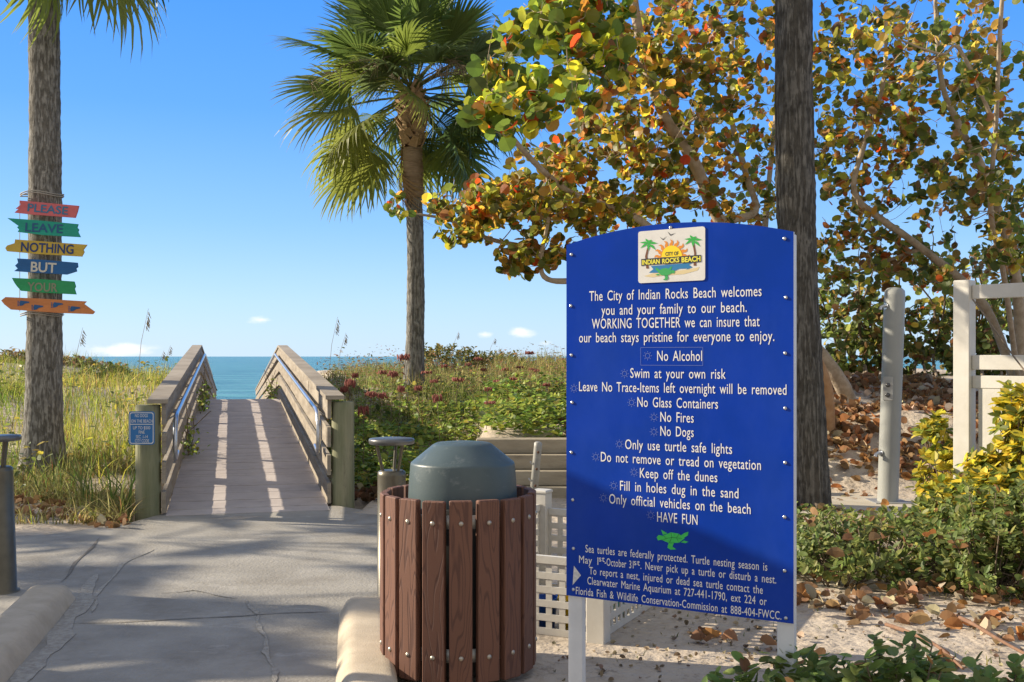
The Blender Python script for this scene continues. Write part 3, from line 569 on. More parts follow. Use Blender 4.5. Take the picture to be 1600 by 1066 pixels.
# foot wash post
M_pipe = mat('pipe_paint', (.34, .335, .30), .5, (.27, .265, .24), 20)
fp = thing('foot_wash_post', 'short pale metal foot wash post with brown nozzles before the timber wall', 'foot wash', ((836-800)/F*9, 9, 0))
x0 = (833-800)/F*9; f = lambda z: Vector((x0+.09*(z-.3), 9, z))
m = MB(); m.tube([f(0), f(.40), f(.41), f(.74), f(.775), f(.785)], [.02, .02, .034, .034, .034, .02], 14); obj('pipe', m, M_pipe, fp)
for z in (.70, .56, .42):
    m = MB(); p = f(z)+Vector((.006, -.034, 0)); m.tube([p, p+Vector((0, -.012, 0))], [.011, .009], 10); obj('nozzle', m, mat('rusty_nozzle', (.10, .045, .02), .7), fp)
for z in (.60, .46):
    m = MB(); p = f(z)+Vector((-.036, -.01, 0)); m.tube([p, p+Vector((-.014, -.004, .012)), p+Vector((-.012, -.006, .022))], .006, 6); obj('tap', m, M_galv, fp)
# timber retaining wall: stepped courses
tw = thing('timber_wall', 'low stepped retaining wall of weathered grey timbers behind the slatted bin', 'retaining wall', (.9, 11.4, 0))
for k in range(4):
    z0, z1 = .155*k-.02, .155*(k+1)-.02; y0 = 11.18+.17*k
    for (xa, xb) in ((-.45+.02*k, 1.15), (1.155, 2.4)):
        m = MB(); m.cbox(Vector(((xa+xb)/2, y0+.13, (z0+z1)/2)), (.26, .151, xb-xa), .008, (0, 1, 0), (1, 0, 0)); obj('timber', m, M_timber, tw)
# ------------------------------------------------------------------ shower pole
SX, SY = (1387-800)/F*10.96, 10.96
sp = thing('shower_pole', 'thick grey metal beach shower pole on a concrete pad', 'shower', (SX, SY, .02))
fx = lambda z: Vector((SX+.034*z, SY, z+.02))
M_pole = mat('pole_paint', (.27, .28, .265), .42, (.33, .34, .32), 3, 8, .05, 80, (1, 1, .4))
m = MB(); m.tube([fx(0), fx(.02), fx(.6), fx(1.2), fx(1.8), fx(2.1), fx(2.15), fx(2.175), fx(2.185)], [.104, .103, .103, .103, .103, .103, .097, .07, .002], 32); obj('pole', m, M_pole, sp)
m = MB(); m.cbox(fx(.004), (.36, .36, .012), .003); obj('base_plate', m, M_dull, sp)
for z in (1.99, .50):
    m = MB(); a = R(200); d = Vector((math.cos(a), math.sin(a), 0)); p = fx(z)+d*.09; m.tube([p, p+d*.05, p+d*.075+Vector((0, 0, -.012)), p+d*.082+Vector((0, 0, -.035))], [.017, .015, .015, .02], 10); m.tube([p+d*.014, p+d*.022], .034, 12); obj('nozzle', m, M_galv, sp)
m = MB(); a = R(232); d = Vector((math.cos(a), math.sin(a), 0)); t = Vector((-d.y, d.x, 0)); m.cbox(fx(1.155)+d*.1035, (.10, .012, .24), .003, t); pl_ = obj('button_plate', m, M_dull, sp)
for z in (1.19, 1.09):
    m = MB(); p = fx(z)+d*.105; m.tube([p, p+d*.012, p+d*.03, p+d*.034], [.024, .024, .019, .01], 12); obj('push_button', m, mat('button_metal', (.12, .12, .12), .35, metal=.8), pl_)
# ------------------------------------------------------------------ white vinyl fence on the right
F0 = P(1507, 600, 8.5); F0.z = 0; fd = Vector((.70, -.714, 0)).normalized(); fn = Vector((fd.y, -fd.x, 0))
vf = thing('vinyl_fence', 'white vinyl fence with an open top rail and solid lower panel', 'fence', tuple(F0))
for k in (0, 1.75):
    m = MB(); c = F0+fd*k; m.cbox(c+Vector((0, 0, 1.03)), (.127, .127, 2.14), .006, fd); p_ = obj('post', m, M_white, vf)
for z0, z1, th in ((1.95, 2.06, .045), (1.395, 1.51, .045), (.10, .22, .045)):
    m = MB(); c = F0+fd*.875+Vector((0, 0, (z0+z1)/2)); m.cbox(c, (th, z1-z0, 1.75-.13), .006, (fd.y, -fd.x, 0), fd); obj('rail', m, M_white, vf)
m = MB()
for k in range(7):
    c = F0+fd*(.105+.122+k*.233)+Vector((0, 0, .785)); m.cbox(c, (.231, .022, 1.13), .005, fd)
obj('board_panel', m, M_white, vf)
m = MB(); m.cbox(F0+fd*.875+Vector((0, 0, 1.30)), (.034, .10, 1.62), .006, (fd.y, -fd.x, 0), fd); obj('panel_rail', m, M_white, vf)
# fallen cord across the fence
cd = P(1520, 468, 8.36); ce = P(1604, 590, 7.8)
m = MB(); m.tube([cd, cd.lerp(ce, .35)+Vector((0, -.05, -.02)), cd.lerp(ce, .7)+Vector((0, -.07, -.03)), ce+Vector((0, -.05, 0))], .006, 6); tag(obj('dead_stem', m, M_twig, loc=tuple(cd)), 'thin dry stem leaning diagonally across the white fence', 'dead stem')
# ------------------------------------------------------------------ palms
def frond_geo(seed, L=1.05, R0=.92, N=40, droop=.5, spread=118):
    r_ = random.Random(seed); V = []; Fq = []
    pet = []
    for i in range(7):
        t = i/6; pet.append(Vector((L*t, 0, .02-.10*droop*L*t*t)))
    def addv(p): V.append(tuple(p)); return len(V)-1
    for i in range(6):
        w = lerp(.022, .011, i/6); a, b = pet[i], pet[i+1]
        Fq.append([addv(a+Vector((0, -w, 0))), addv(a+Vector((0, w, 0))), addv(b+Vector((0, w, .003))), addv(b+Vector((0, -w, .003)))])
        Fq.append([addv(a+Vector((0, -w, 0))), addv(b+Vector((0, -w, .003))), addv(b+Vector((0, 0, -.02))), addv(a+Vector((0, 0, -.025)))])
        Fq.append([addv(a+Vector((0, w, 0))), addv(a+Vector((0, 0, -.025))), addv(b+Vector((0, 0, -.02))), addv(b+Vector((0, w, .003)))])
    tip = pet[-1]; dth = 2*R(spread)/N
    for k in range(N):
        th = R(-spread)+dth*(k+.5); f = abs(th)/R(spread); ln = R0*(1-.38*f*f)*r_.uniform(.88, 1.06)
        org = tip+Vector((.24*(1-f)**1.3, 0, -.10*droop*(1-f)**1.3)); d = Vector((math.cos(th*.86), math.sin(th*.86), 0)); sd = Vector((-d.y, d.x, 0))
        dr = droop*r_.uniform(.75, 1.3); tw = r_.uniform(-.5, .5); prev = None; lift = .10*f; bend = r_.uniform(-.06, .06)
        for j, t in enumerate((0, .22, .45, .68, .86, 1.0)):
            rad = ln*t; p = org+d*(rad*(1-.16*dr*t*t))+sd*bend*t*t+Vector((0, 0, lift*rad-.62*dr*ln*max(0, t-.15)**2))
            w = (.012+.92*dth*rad)/2 if t < .5 else (.012+.92*dth*.45*ln)/2*(1-((t-.45)/.55))**.8
            q = t*tw+.35*(1 if k % 2 else -1)*(1-t); wv = sd*(w*math.cos(q))+Vector((0, 0, w*math.sin(q)))
            cur = (addv(p-wv), addv(p+wv))
            if prev: Fq.append([prev[0], prev[1], cur[1], cur[0]])
            prev = cur
    return V, Fq
FR_GREEN = [(.08, .12, .028), (.125, .16, .03), (.06, .10, .03), (.17, .19, .04), (.085, .115, .04)]
FR_DEAD = [(.30, .20, .10), (.24, .16, .085)]
frond_meshes = {}
def frond_mesh(kind, i):
    key = (kind, i)
    if key in frond_meshes: return frond_meshes[key]
    dr = {'young': .25, 'mid': .62, 'old': 1.0, 'dead': 1.5}[kind]; V, Fq = frond_geo(i*13+len(kind), random.uniform(.66, .95), random.uniform(.85, 1.02), 42, dr, 112 if kind != 'dead' else 70)
    me = bpy.data.meshes.new('frond'); me.from_pydata(V, [], Fq); at = me.attributes.new('tint', 'FLOAT_COLOR', 'POINT')
    col = random.choice(FR_DEAD if kind == 'dead' else FR_GREEN); dat = []
    for v in V:
        e = max(0, min(1, (math.hypot(v[0]-1, v[1])-.65)/.3)); ye = random.random()*.5*e
        dat += [lerp(col[0], .26, ye), lerp(col[1], .20, ye), lerp(col[2], .06, ye), 1]
    at.data.foreach_set('color', dat); me.materials.append(M_frond); frond_meshes[key] = me; return me
def palm(name, label, base, crown, r0, r1, n_fr, scale=1.0, lean=(0, 0), young_bark_from=None, seed=1, boots=True, bulge=1.0, dead=4, low=-62, azs=None, stalks=True, bark=None, flare=.07, lift=.62):
    random.seed(seed); base = Vector(base); crown = Vector(crown); t = thing(name, label, 'palm tree', tuple(base))
    def trunk_pts(f0, f1, n):
        P_, R_ = [], []
        for i in range(n+1):
            f = lerp(f0, f1, i/n); p = base.lerp(crown, f)+Vector((lean[0], lean[1], 0))*math.sin(math.pi*f)
            r = lerp(r0, r1, f)*(1+.02*math.sin(f*23+seed)+.012*math.sin(f*71))+flare*math.exp(-f*14)
            if f > .90: r *= lerp(1, bulge, (f-.9)/.1)
            r *= 1+.022*((i % 2)-.5)
            P_.append(p); R_.append(r)
        return P_, R_
    split = young_bark_from or 1.0
    h = (crown-base).length
    m = MB(); pp, rr = trunk_pts(-.06, split, int(h*split/.055)); m.tube(pp, rr, 28, jit=.018); tr = obj('trunk', m, bark or M_bark, t)
    if split < 1:
        m = MB(); pp, rr = trunk_pts(split, 1.0, int(h*(1-split)/.035)+2); m.tube(pp, [q*1.22*(1+.05*(i % 2)) for i, q in enumerate(rr)], 24, jit=.03); obj('upper_trunk', m, M_bark2, t)
    if boots:
        m = MB()
        for k in range(80):
            a = k*2.4; z = -.02+.9*k/80; d = Vector((math.cos(a), math.sin(a), 0)); tg = Vector((-d.y, d.x, 0)); rb = r1*1.15*(1+.25*math.sin(math.pi*k/80))
            p0 = crown+Vector((0, 0, z))+d*rb*.8; side = random.choice((-1, 1))*random.uniform(.15, .6)
            up = (d*random.uniform(.45, .8)+Vector((0, 0, 1))+tg*side).normalized(); ln = random.uniform(.13, .22)
            wv = up.cross(d).normalized(); w0, w1 = .07, .045; th = d*.022
            m.add([p0-wv*w0, p0+wv*w0, p0+wv*w0+th, p0-wv*w0+th]+[p0+up*ln-wv*w1, p0+up*ln+wv*w1, p0+up*ln+wv*w1+th, p0+up*ln-wv*w1+th], [(0, 1, 5, 4), (1, 2, 6, 5), (2, 3, 7, 6), (3, 0, 4, 7), (4, 5, 6, 7)])
        obj('leaf_bases', m, M_boot, t)
    top = crown+Vector((0, 0, lift*scale if boots else .25))
    for k in range(n_fr):
        f = k/(n_fr-1); el = lerp(78, low, f**.85)+random.uniform(-9, 9); az = k*137.5+random.uniform(-14, 14)
        kind = 'young' if el > 40 else 'mid' if el > -5 else 'old'
        if boots and el < -14 and abs((az % 360)-270) < 45: continue
        if seed == 3:
            if 40 < az % 360 < 155 and el < 50: continue
            if k >= n_fr-9: az, el = ((8, -30), (-18, -42), (28, -20), (-40, -38), (182, -40), (205, -30), (160, -25), (-5, -12), (-62, -48))[k-n_fr+9]
        me = frond_mesh(kind, k % 5); o = bpy.data.objects.new('frond', me); COL.objects.link(o); o.parent = t
        a = R(az); off = Vector((math.cos(a), math.sin(a), 0))*r1*.8
        o.location = top+off+Vector((0, 0, lerp(.15, -.30, f)*scale))-base
        o.rotation_euler = (R(random.uniform(-55, 55)), -R(el), a); o.scale = [scale*random.uniform(.88, 1.1)]*3
    for k in range(dead):
        a = R(185+k*150+random.uniform(-15, 15)); o = bpy.data.objects.new('dead_frond', frond_mesh('dead', k % 2)); COL.objects.link(o); o.parent = t
        o.location = crown+Vector((math.cos(a), math.sin(a), 0))*r1-base+Vector((0, 0, .25)); o.rotation_euler = (0, R(random.uniform(62, 80)), a); o.scale = [scale*.8]*3
    if stalks:
        m = MB()
        for k in range(9):
            a = R(150+k*29+random.uniform(-12, 12)); d = Vector((math.cos(a), math.sin(a), 0)); p = [top+d*(1.5*scale*q)+Vector((0, 0, scale*(1.0*q-.9*q*q*1.2))) for q in np.linspace(0, 1, 7)]
            m.tube(p, [.014, .012, .010, .008, .006, .004, .003], 5)
            for j in range(70):
                q = random.uniform(.25, 1); p0 = top+d*(1.5*scale*q)+Vector((0, 0, scale*(1.0*q-1.08*q*q))); dd = Vector((random.gauss(0, 1), random.gauss(0, 1), random.gauss(-.8, .7)))*.16; m.tube([p0, p0+dd*.5+Vector((0, 0, .02)), p0+dd], [.006, .004, .002], 4, caps=False)
        obj('flower_stalks', m, mat('stalk_straw', (.20, .16, .10), .9, (.28, .22, .14), 20), t)
    return t
# left palm (carries the painted boards)
PLX, PLY = (67-800)/F*12.5, 12.5
palm('palm_tree', 'grey palm trunk on the left carrying the painted boards', (PLX, PLY, .22), ((66-800)/F*12.5, 12.5, 6.75), .20, .158, 34, 1.1, seed=3, boots=False, bulge=1.35, dead=0, low=-48, lean=(.03, 0))
# middle palm with full crown
PMX, PMY = (646-800)/F*16.8, 16.8
palm('palm_tree', 'palm standing in the dune plants with its whole crown against the sky', (PMX, PMY, .85), ((644-800)/F*16.8, 16.8, H+(557-232)/F*16.8), .15, .122, 66, 1.06, seed=11, young_bark_from=.80, dead=1, low=-45, lift=.9, lean=(.045, 0))
# right palm in front of the sea grape
PRX = (1266-800)/F*10.6
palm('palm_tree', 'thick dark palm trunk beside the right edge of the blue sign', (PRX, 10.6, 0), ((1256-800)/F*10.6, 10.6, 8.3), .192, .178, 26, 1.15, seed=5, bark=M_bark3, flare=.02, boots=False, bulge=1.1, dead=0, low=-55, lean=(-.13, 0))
# palms to the left of the frame: their fronds throw the streaks of shade on the path
palm('palm_tree', 'leaning palm left of the path outside the frame, shading the concrete', (-13.6, 11.2, .05), (-13.8, 11.4, 5.0), .19, .17, 17, 1.2, seed=21, boots=False, dead=0, low=-40, stalks=False)
palm('palm_tree', 'shorter palm left of the path outside the frame, nearest the camera', (-12.3, 8.75, .0), (-12.5, 8.8, 4.35), .2, .18, 11, .8, seed=22, boots=False, dead=0, low=-30, stalks=False)
# ------------------------------------------------------------------ shade caster added outside the frame on the left
pg = thing('shade_caster', 'unseen timber slabs on posts, added left of the frame to cast shade', 'shade caster', (-4.6, 4.2, 0))
def to_slab(p, h=3.0): return Vector(p)+SD*((h-p[2])/SD.z)
q0, q1 = Vector((SL.x, SL.y, .97)), Vector((SR.x, SR.y, .655)); dq_ = (q1-q0)
shade_slab = [to_slab(q0-dq_*.04), to_slab(q1+dq_*.35), to_slab(Vector((SR.x, SR.y, .1))+dq_*.35), to_slab(Vector((SL.x, SL.y, .30))-dq_*.04)]  # added slab, outlined by carrying the sign's shaded part back toward the sun
m = MB(); m.prism(shade_slab, (0, 0, .05)); obj('shade_slab', m, M_timber, pg)
up_ = [G(40, 962), G(165, 930), G(310, 945), G(415, 1008), G(470, 1038), G(535, 1052)]; lo_ = [G(10, 1100), G(100, 1098), G(300, 1064), G(420, 1058), G(490, 1058), G(535, 1060)]  # outline of the shade wanted on the path, gives the second added slab
gr = lambda i, t: to_slab(up_[i].lerp(lo_[i], t))
m = MB()
for i in range(5):
    for t0, t1 in (((0, .30), (.36, .72), (.78, 1)) if i in (0, 1) else ((0, 1),)): m.prism([gr(i, t0), gr(i+1, t0), gr(i+1, t1), gr(i, t1)], (0, 0, .05))
obj('shade_slab', m, M_timber, pg)
c0_ = gr(0, .85); m = MB(); m.cbox(Vector((c0_.x, c0_.y, 1.495)), (.1, .1, 2.99), .005); obj('post', m, M_timber, pg)  # support added under the second slab
for c in (shade_slab[0].lerp(shade_slab[2], .12), shade_slab[1].lerp(shade_slab[3], .12)):
    m = MB(); m.cbox(Vector((c.x, c.y, 1.495)), (.1, .1, 2.99), .005); obj('post', m, M_timber, pg)
# ------------------------------------------------------------------ painted boards on the left palm
ZP = PLY-.245
def zp(x, y, off=0): p = P(x/4.44, 280+y/4.44, ZP); p.y -= off; return p
BOARDS = [('PLEASE', (.52, .12, .13), (.05, .17, .30), [(135, 148), (160, 150), (545, 185), (535, 225), (520, 268), (230, 246), (100, 232), (130, 205), (108, 205), (142, 178)], (190, 222, 470, 247, 56), 'red painted board reading PLEASE, topmost on the palm trunk'),
 ('LEAVE', (.01, .28, .20), (.02, .10, .22), [(50, 270), (230, 283), (540, 312), (532, 335), (545, 350), (538, 365), (556, 402), (300, 388), (122, 366), (132, 350), (118, 335), (128, 325)], (175, 362, 435, 375, 62), 'teal painted board reading LEAVE, second on the palm trunk'),
 ('NOTHING', (.48, .34, .05), (.02, .05, .16), [(105, 418), (400, 440), (602, 455), (575, 490), (582, 505), (565, 537), (300, 522), (48, 500), (36, 478), (50, 460), (100, 445)], (145, 500, 510, 519, 66), 'yellow painted board reading NOTHING on the palm trunk'),
 ('BUT', (.012, .10, .28), (.60, .58, .50), [(118, 550), (300, 560), (535, 580), (538, 610), (525, 618), (530, 640), (460, 662), (250, 650), (98, 638), (122, 620), (104, 600), (125, 580)], (213, 640, 390, 650, 70), 'dark blue painted board reading BUT on the palm trunk'),
 ('YOUR', (.02, .28, .10), (.24, .25, .17), [(82, 685), (300, 695), (512, 710), (522, 745), (514, 760), (526, 800), (300, 788), (145, 775), (118, 745), (100, 720)], (190, 775, 400, 782, 62), 'green painted board reading YOUR on the palm trunk'),
 (None, (.52, .19, .06), (.02, .10, .26), [(38, 818), (300, 830), (597, 848), (580, 866), (655, 920), (640, 937), (400, 928), (75, 905), (30, 870), (8, 842)], None, 'orange painted board with blue footprints, lowest on the palm trunk')]
for w_, c_, lc, poly, tx, lab in BOARDS:
    m = MB(); m.prism([zp(x, y) for x, y in poly], (0, .028, 0)); p0 = sum((zp(x, y) for x, y in poly), Vector())/len(poly)
    b_ = obj('painted_board', m, mat('board_paint', c_, .7, tuple(q*1.25 for q in c_), 7, 8, .3, 30, (.3, 1, 1)), loc=tuple(p0)); tag(b_, lab, 'board sign', 'painted boards on the palm trunk')
    m = MB(); lm = mat('board_letter', lc, .7)
    if tx:
        a, b = zp(tx[0], tx[1], .004), zp(tx[2], tx[3], .004); ax = (b-a).normalized(); put_text(m, w_, a, ax, Vector((-ax.z, 0, ax.x)), (b-a).length, tx[4]/4.44/F*ZP, .02); obj('lettering', m, lm, b_)
    else:
        for (x, y) in ((165, 858), (262, 887), (398, 870), (518, 897)):
            m = MB(); m.poly([zp(x+px, y+py, .004) for px, py in ((-30, -2), (-22, -16), (38, -8), (40, 0), (8, 6), (-6, 18), (-28, 22))])
            for j in range(4): m.poly([zp(x-42+px, y-14+j*10+py, .004) for px, py in ((0, 0), (8, 0), (8, 7), (0, 7))])
            obj('footprint', m, lm, b_)
m = MB()
for v in (304, 307, 490, 493):
    p = P(66, v, PLY); rr = .232
    m.tube([Vector((p.x+rr*math.cos(a), p.y+rr*math.sin(a), p.z+.012*math.sin(a*3))) for a in np.linspace(0, 2*math.pi, 29)], .007, 6, caps=False)
for sx in (-.17, .25): m.tube([Vector((P(66, 300, PLY).x+sx, ZP+.045, P(66, v, PLY).z)) for v in (318, 400, 488)], .004, 5)
tag(obj('rope', m, mat('rope_grey', (.36, .34, .30), .8), loc=(PLX, PLY, 2.6)), 'grey rope tied round the palm trunk, holding the painted boards', 'rope')
# no dogs sign
dy = 9.93
def dp(u, v, off=0): p = P(u, v, dy); p.y -= off; return p
def rrect(u0, v0, u1, v1, r, off): return [dp(u, v, off) for cu, cv, a0 in ((u1-r, v0+r, -90), (u1-r, v1-r, 0), (u0+r, v1-r, 90), (u0+r, v0+r, 180)) for a in range(0, 91, 15) for u, v in [(cu+r*math.cos(R(a0+a)), cv+r*math.sin(R(a0+a)))]]
ds = thing('warning_sign', 'small blue no dogs sign on the left log post of the boardwalk', 'sign', tuple(dp(221, 669)))
m = MB(); m.prism(rrect(201, 643, 241.5, 695, 4, 0), (0, .006, 0)); pn = obj('plate', m, M_dogblue, ds)
m = MB(); a, b = rrect(202.6, 644.6, 240, 693.4, 3.4, .002), rrect(203.7, 645.7, 238.9, 692.3, 3, .002); n_ = len(a); m.add(a+b, [(i, (i+1) % n_, n_+(i+1) % n_, n_+i) for i in range(n_)])
m.poly([dp(203.5, 662.6, .002), dp(239, 662.6, .002), dp(239, 663.6, .002), dp(203.5, 663.6, .002)])
for t_, u0, u1, vb in (('NO DOGS', 211, 231, 652), ('ON THE BEACH', 205, 238.5, 660.5), ('UP TO $500', 208, 235, 671), ('FINE', 217, 226, 677.8), ('SEC. 1-14', 212.5, 231, 685), ('CITY CODE', 211, 233, 691.4)):
    m = MB() if t_ != 'NO DOGS' else (obj('border', m, M_letter, pn), MB())[1]; put_text(m, t_, dp(u0, vb, .002), Vector((1, 0, 0)), UP, (u1-u0)/F*dy, 5.2/F*dy, .0); obj('text_line', m, M_letter, pn)
# ------------------------------------------------------------------ sea grape trees
SG = [(30, (.085, .10, .02)), (20, (.16, .17, .025)), (16, (.36, .31, .03)), (18, (.38, .22, .035)), (7, (.38, .12, .025)), (12, (.20, .11, .04)), (1.5, (.45, .06, .015))]
random.seed(4)
SG_LEFT = [(44, (.085, .125, .022)), (26, (.19, .22, .025)), (18, (.46, .42, .03)), (8, (.38, .17, .03)), (3, (.42, .06, .015))]
SG_RIGHT = [(32, (.085, .11, .022)), (26, (.16, .175, .03)), (14, (.30, .20, .04)), (14, (.24, .12, .04)), (9, (.34, .28, .04)), (1.5, (.40, .09, .02))]
def spline(pts, n=6):
    out = []; pts = [Vector(p) for p in pts]
    for i in range(len(pts)-1):
        p0, p1, p2, p3 = pts[max(i-1, 0)], pts[i], pts[i+1], pts[min(i+2, len(pts)-1)]
        for k in range(n):
            t = k/n; out.append(.5*((2*p1)+(p2-p0)*t+(2*p0-5*p1+4*p2-p3)*t*t+(3*p1-p0-3*p2+p3)*t**3))
    out.append(pts[-1]); return out
def grape_tree(label, limbs, blobs, base, seed, pal, trunk_mat=M_limb, name='sea_grape_tree', group=None, dens=1.3):
    """limbs: [( [(u,v,Y),...], r0, r1 )]; blobs: (u,v,Y, ru,rv,rY, twigs, leaf size, leaves/twig, palette)"""
    global rng
    random.seed(seed); rng = np.random.default_rng(seed); t = thing(name, label, 'tree', tuple(base), group); m = MB(); nodes = []
    P = lambda u, v, Y: globals()['P'](u, v, Y+max(0, Y-10.5)*.45)
    for li, (pl, r0, r1) in enumerate(limbs):
        pts = spline([p if isinstance(p, Vector) else P(*p) for p in pl]); rr = [lerp(r0, r1, i/(len(pts)-1))*random.uniform(.93, 1.07) for i in range(len(pts))]
        m.tube(pts, rr, 10); nodes += list(zip(pts, rr))
    obj('trunk', m, trunk_mat, t)
    m = MB(); LP, LD, LN, LS, LT = [], [], [], [], []
    sec = []
    for (u, v, Y, ru, rv, rY, nt, ls, nl, pl2) in blobs:
        for k in range(int(nt*dens)):
            while True:
                d = np.array([random.uniform(-1, 1) for _ in range(3)])
                if d @ d < 1: break
            tip = P(u+d[0]*ru, v+d[1]*rv, Y+d[2]*rY)
            best = min(nodes, key=lambda q: (q[0]-tip).length+random.uniform(0, .25)); st = best[0]
            L = (tip-st).length
            if L > 1.0 and len(sec) < 400:            # grow a side branch and let later twigs root on it
                mid = st.lerp(tip, .5)+Vector((random.gauss(0, .09), random.gauss(0, .09), random.gauss(.02, .09)))*L
                br = spline([st, mid, tip], 6); r0_ = min(best[1]*.55, .012+.010*L); m.tube(br, [lerp(r0_, .005, i/(len(br)-1)) for i in range(len(br))], 6, caps=False)
                for i, p in enumerate(br): nodes.append((p, lerp(r0_, .006, i/(len(br)-1))))
                sec.append(1)
            else:
                mid = st.lerp(tip, .5)+Vector((random.gauss(0, .1), random.gauss(0, .1), random.gauss(.0, .1)))*L
                br = spline([st, mid, tip], 3); m.tube(br, [lerp(min(best[1]*.5, .008), .003, i/(len(br)-1)) for i in range(len(br))], 5, caps=False)
                nodes.append((tip, .006))
            ax = (br[-1]-br[-2]).normalized()
            for j in range(max(1, int(random.gauss(nl, nl*.3)))):
                back = random.uniform(0, min(.55, L*.7)); q = br[-1]-ax*back+Vector((random.gauss(0, .03), random.gauss(0, .03), random.gauss(0, .03)))
                dd = ax*.4+Vector((random.gauss(0, .8), random.gauss(0, .8), random.gauss(-.1, .6))); nn = Vector((random.gauss(-.25, .75), random.gauss(-.1, .75), random.gauss(.55, .6)))
                LP.append(q); LD.append(dd); LN.append(nn); LS.append(ls*random.uniform(.38, 1.2))
            LT.append(pick(pl2 or pal, len(LP)-sum(len(x) for x in LT), .3)*random.uniform(.75, 1.2))
    obj('branches', m, M_twig if trunk_mat is not M_limb else M_limb, t)
    leaves('crown', np.array(LP), np.array(LD), np.array(LN), np.array(LS), np.clip(np.concatenate(LT), 0, .7), M_leaf, t, 'round')
    return t
bA = P(1312, 652, 14.2); bA.z = tz(bA.x, bA.y)-.05
grape_tree('big sea grape tree with yellow, orange and green leaves rising behind the blue sign',
  [([bA, (1325, 625, 13.1), (1305, 585, 13.0), (1255, 520, 13), (1190, 420, 12.9), (1125, 345, 12.8), (1085, 255, 12.7), (1040, 185, 12.6), (1012, 110, 12.5), (993, 20, 12.4), (985, -80, 12.3)], .115, .05),
   ([(1190, 420, 12.9), (1080, 400, 12.4), (985, 335, 12.0), (890, 300, 11.6), (800, 215, 10.5), (770, 140, 9.6)], .06, .018),
   ([(1080, 400, 12.4), (960, 408, 12.3), (885, 403, 12.2), (830, 388, 12.2), (760, 372, 12.2), (705, 345, 12.2), (655, 335, 12.2)], .05, .014),
   ([(1190, 420, 12.9), (1060, 450, 12.0), (920, 440, 11.8), (855, 436, 11.8), (846, 400, 11.8), (858, 330, 11.8), (850, 230, 11.8)], .05, .014),
   ([(1125, 345, 12.8), (1180, 330, 13.2), (1165, 270, 13.6), (1140, 160, 13.8), (1150, 0, 13.9)], .06, .025),
   ([(1012, 110, 12.5), (930, 60, 11.0), (860, 20, 9.8)], .035, .014),
   ([(1085, 255, 12.7), (960, 215, 12.6), (900, 185, 12.5)], .03, .01), ([(1190, 420, 12.9), (1200, 300, 14), (1215, 150, 14.5), (1230, -20, 14.8)], .05, .02)],
  [(860, 95, 9.6, 125, 115, 1.0, 74, .138, 7, SG_LEFT), (795, 165, 8.9, 72, 50, .5, 24, .14, 6, SG_LEFT), (905, 25, 10.0, 105, 80, 1.0, 40, .135, 7, SG_LEFT),
   (760, 325, 12.2, 95, 50, .8, 95, .115, 8, None), (860, 300, 12.0, 90, 90, .9, 110, .115, 8, None), (830, 400, 11.9, 60, 32, .4, 34, .11, 7, None), (720, 370, 12, 28, 14, .3, 8, .12, 6, None), (620, 325, 12.2, 24, 20, .3, 6, .11, 5, SG_LEFT),
   (960, 270, 12.4, 110, 120, 1.2, 120, .115, 8, None), (1060, 170, 12.8, 130, 150, 1.3, 140, .115, 8, None), (1080, 40, 12.8, 150, 110, 1.3, 110, .12, 8, None), (1170, 230, 13.8, 90, 150, 1.0, 85, .11, 8, None), (960, 130, 12, 90, 100, 1.0, 60, .12, 8, None), (1040, 330, 12.6, 140, 60, .7, 50, .11, 7, None),
   (1020, -130, 12.5, 260, 110, 1.6, 60, .13, 8, None)],
  bA, 31, SG)
bB = P(1595, 640, 14.9); bB.z = tz(bB.x, bB.y)-.05
grape_tree('sea grape tree with sparse rusty leaves at the far right above the white fence',
  [([bB, (1592, 480, 13.2), (1575, 380, 12.8), (1535, 265, 12.4), (1498, 195, 12.2), (1470, 120, 12.1), (1460, -40, 12.0)], .085, .02),
   ([bB, (1570, 440, 12.6), (1548, 330, 12), (1556, 200, 11.6), (1562, 60, 11.2), (1570, -60, 11)], .04, .018),
   ([bB, (1540, 480, 13.4), (1440, 388, 13.0), (1380, 345, 12.8), (1335, 300, 12.6), (1352, 220, 12.6), (1380, 130, 12.5), (1385, 20, 12.5)], .065, .018),
   ([(1556, 200, 11.6), (1500, 78, 11.5), (1470, 85, 11.5), (1400, 60, 11.4)], .025, .01), ([(1440, 388, 13.0), (1380, 410, 13.2), (1320, 430, 13.4)], .03, .01)],
  [(1450, 60, 12.4, 180, 130, 1.6, 150, .12, 7, None), (1360, 140, 12.8, 105, 130, 1.4, 130, .11, 7, SG), (1560, 200, 12.4, 90, 160, 1.4, 100, .125, 7, None), (1480, 260, 12.8, 95, 110, 1.2, 75, .115, 7, None), (1400, 300, 13.0, 95, 110, 1.2, 64, .105, 6, SG),
   (1340, 400, 13.4, 80, 55, 1.0, 60, .105, 8, SG), (1470, 420, 13.4, 150, 45, 1.1, 80, .115, 8, None), (1580, 360, 12.6, 60, 90, 1.0, 46, .125, 7, None), (1310, 270, 13.4, 50, 120, .8, 70, .11, 7, SG), (1450, -90, 12.4, 180, 60, 1.4, 40, .13, 7, None)],
  bB, 32, SG_RIGHT, dens=1.08)
SG_DARK = [(55, (.085, .11, .028)), (22, (.14, .16, .035)), (10, (.22, .15, .035)), (12, (.12, .06, .025))]
bC = P(1400, 600, 18.5); bC.z = tz(bC.x, bC.y)-.05
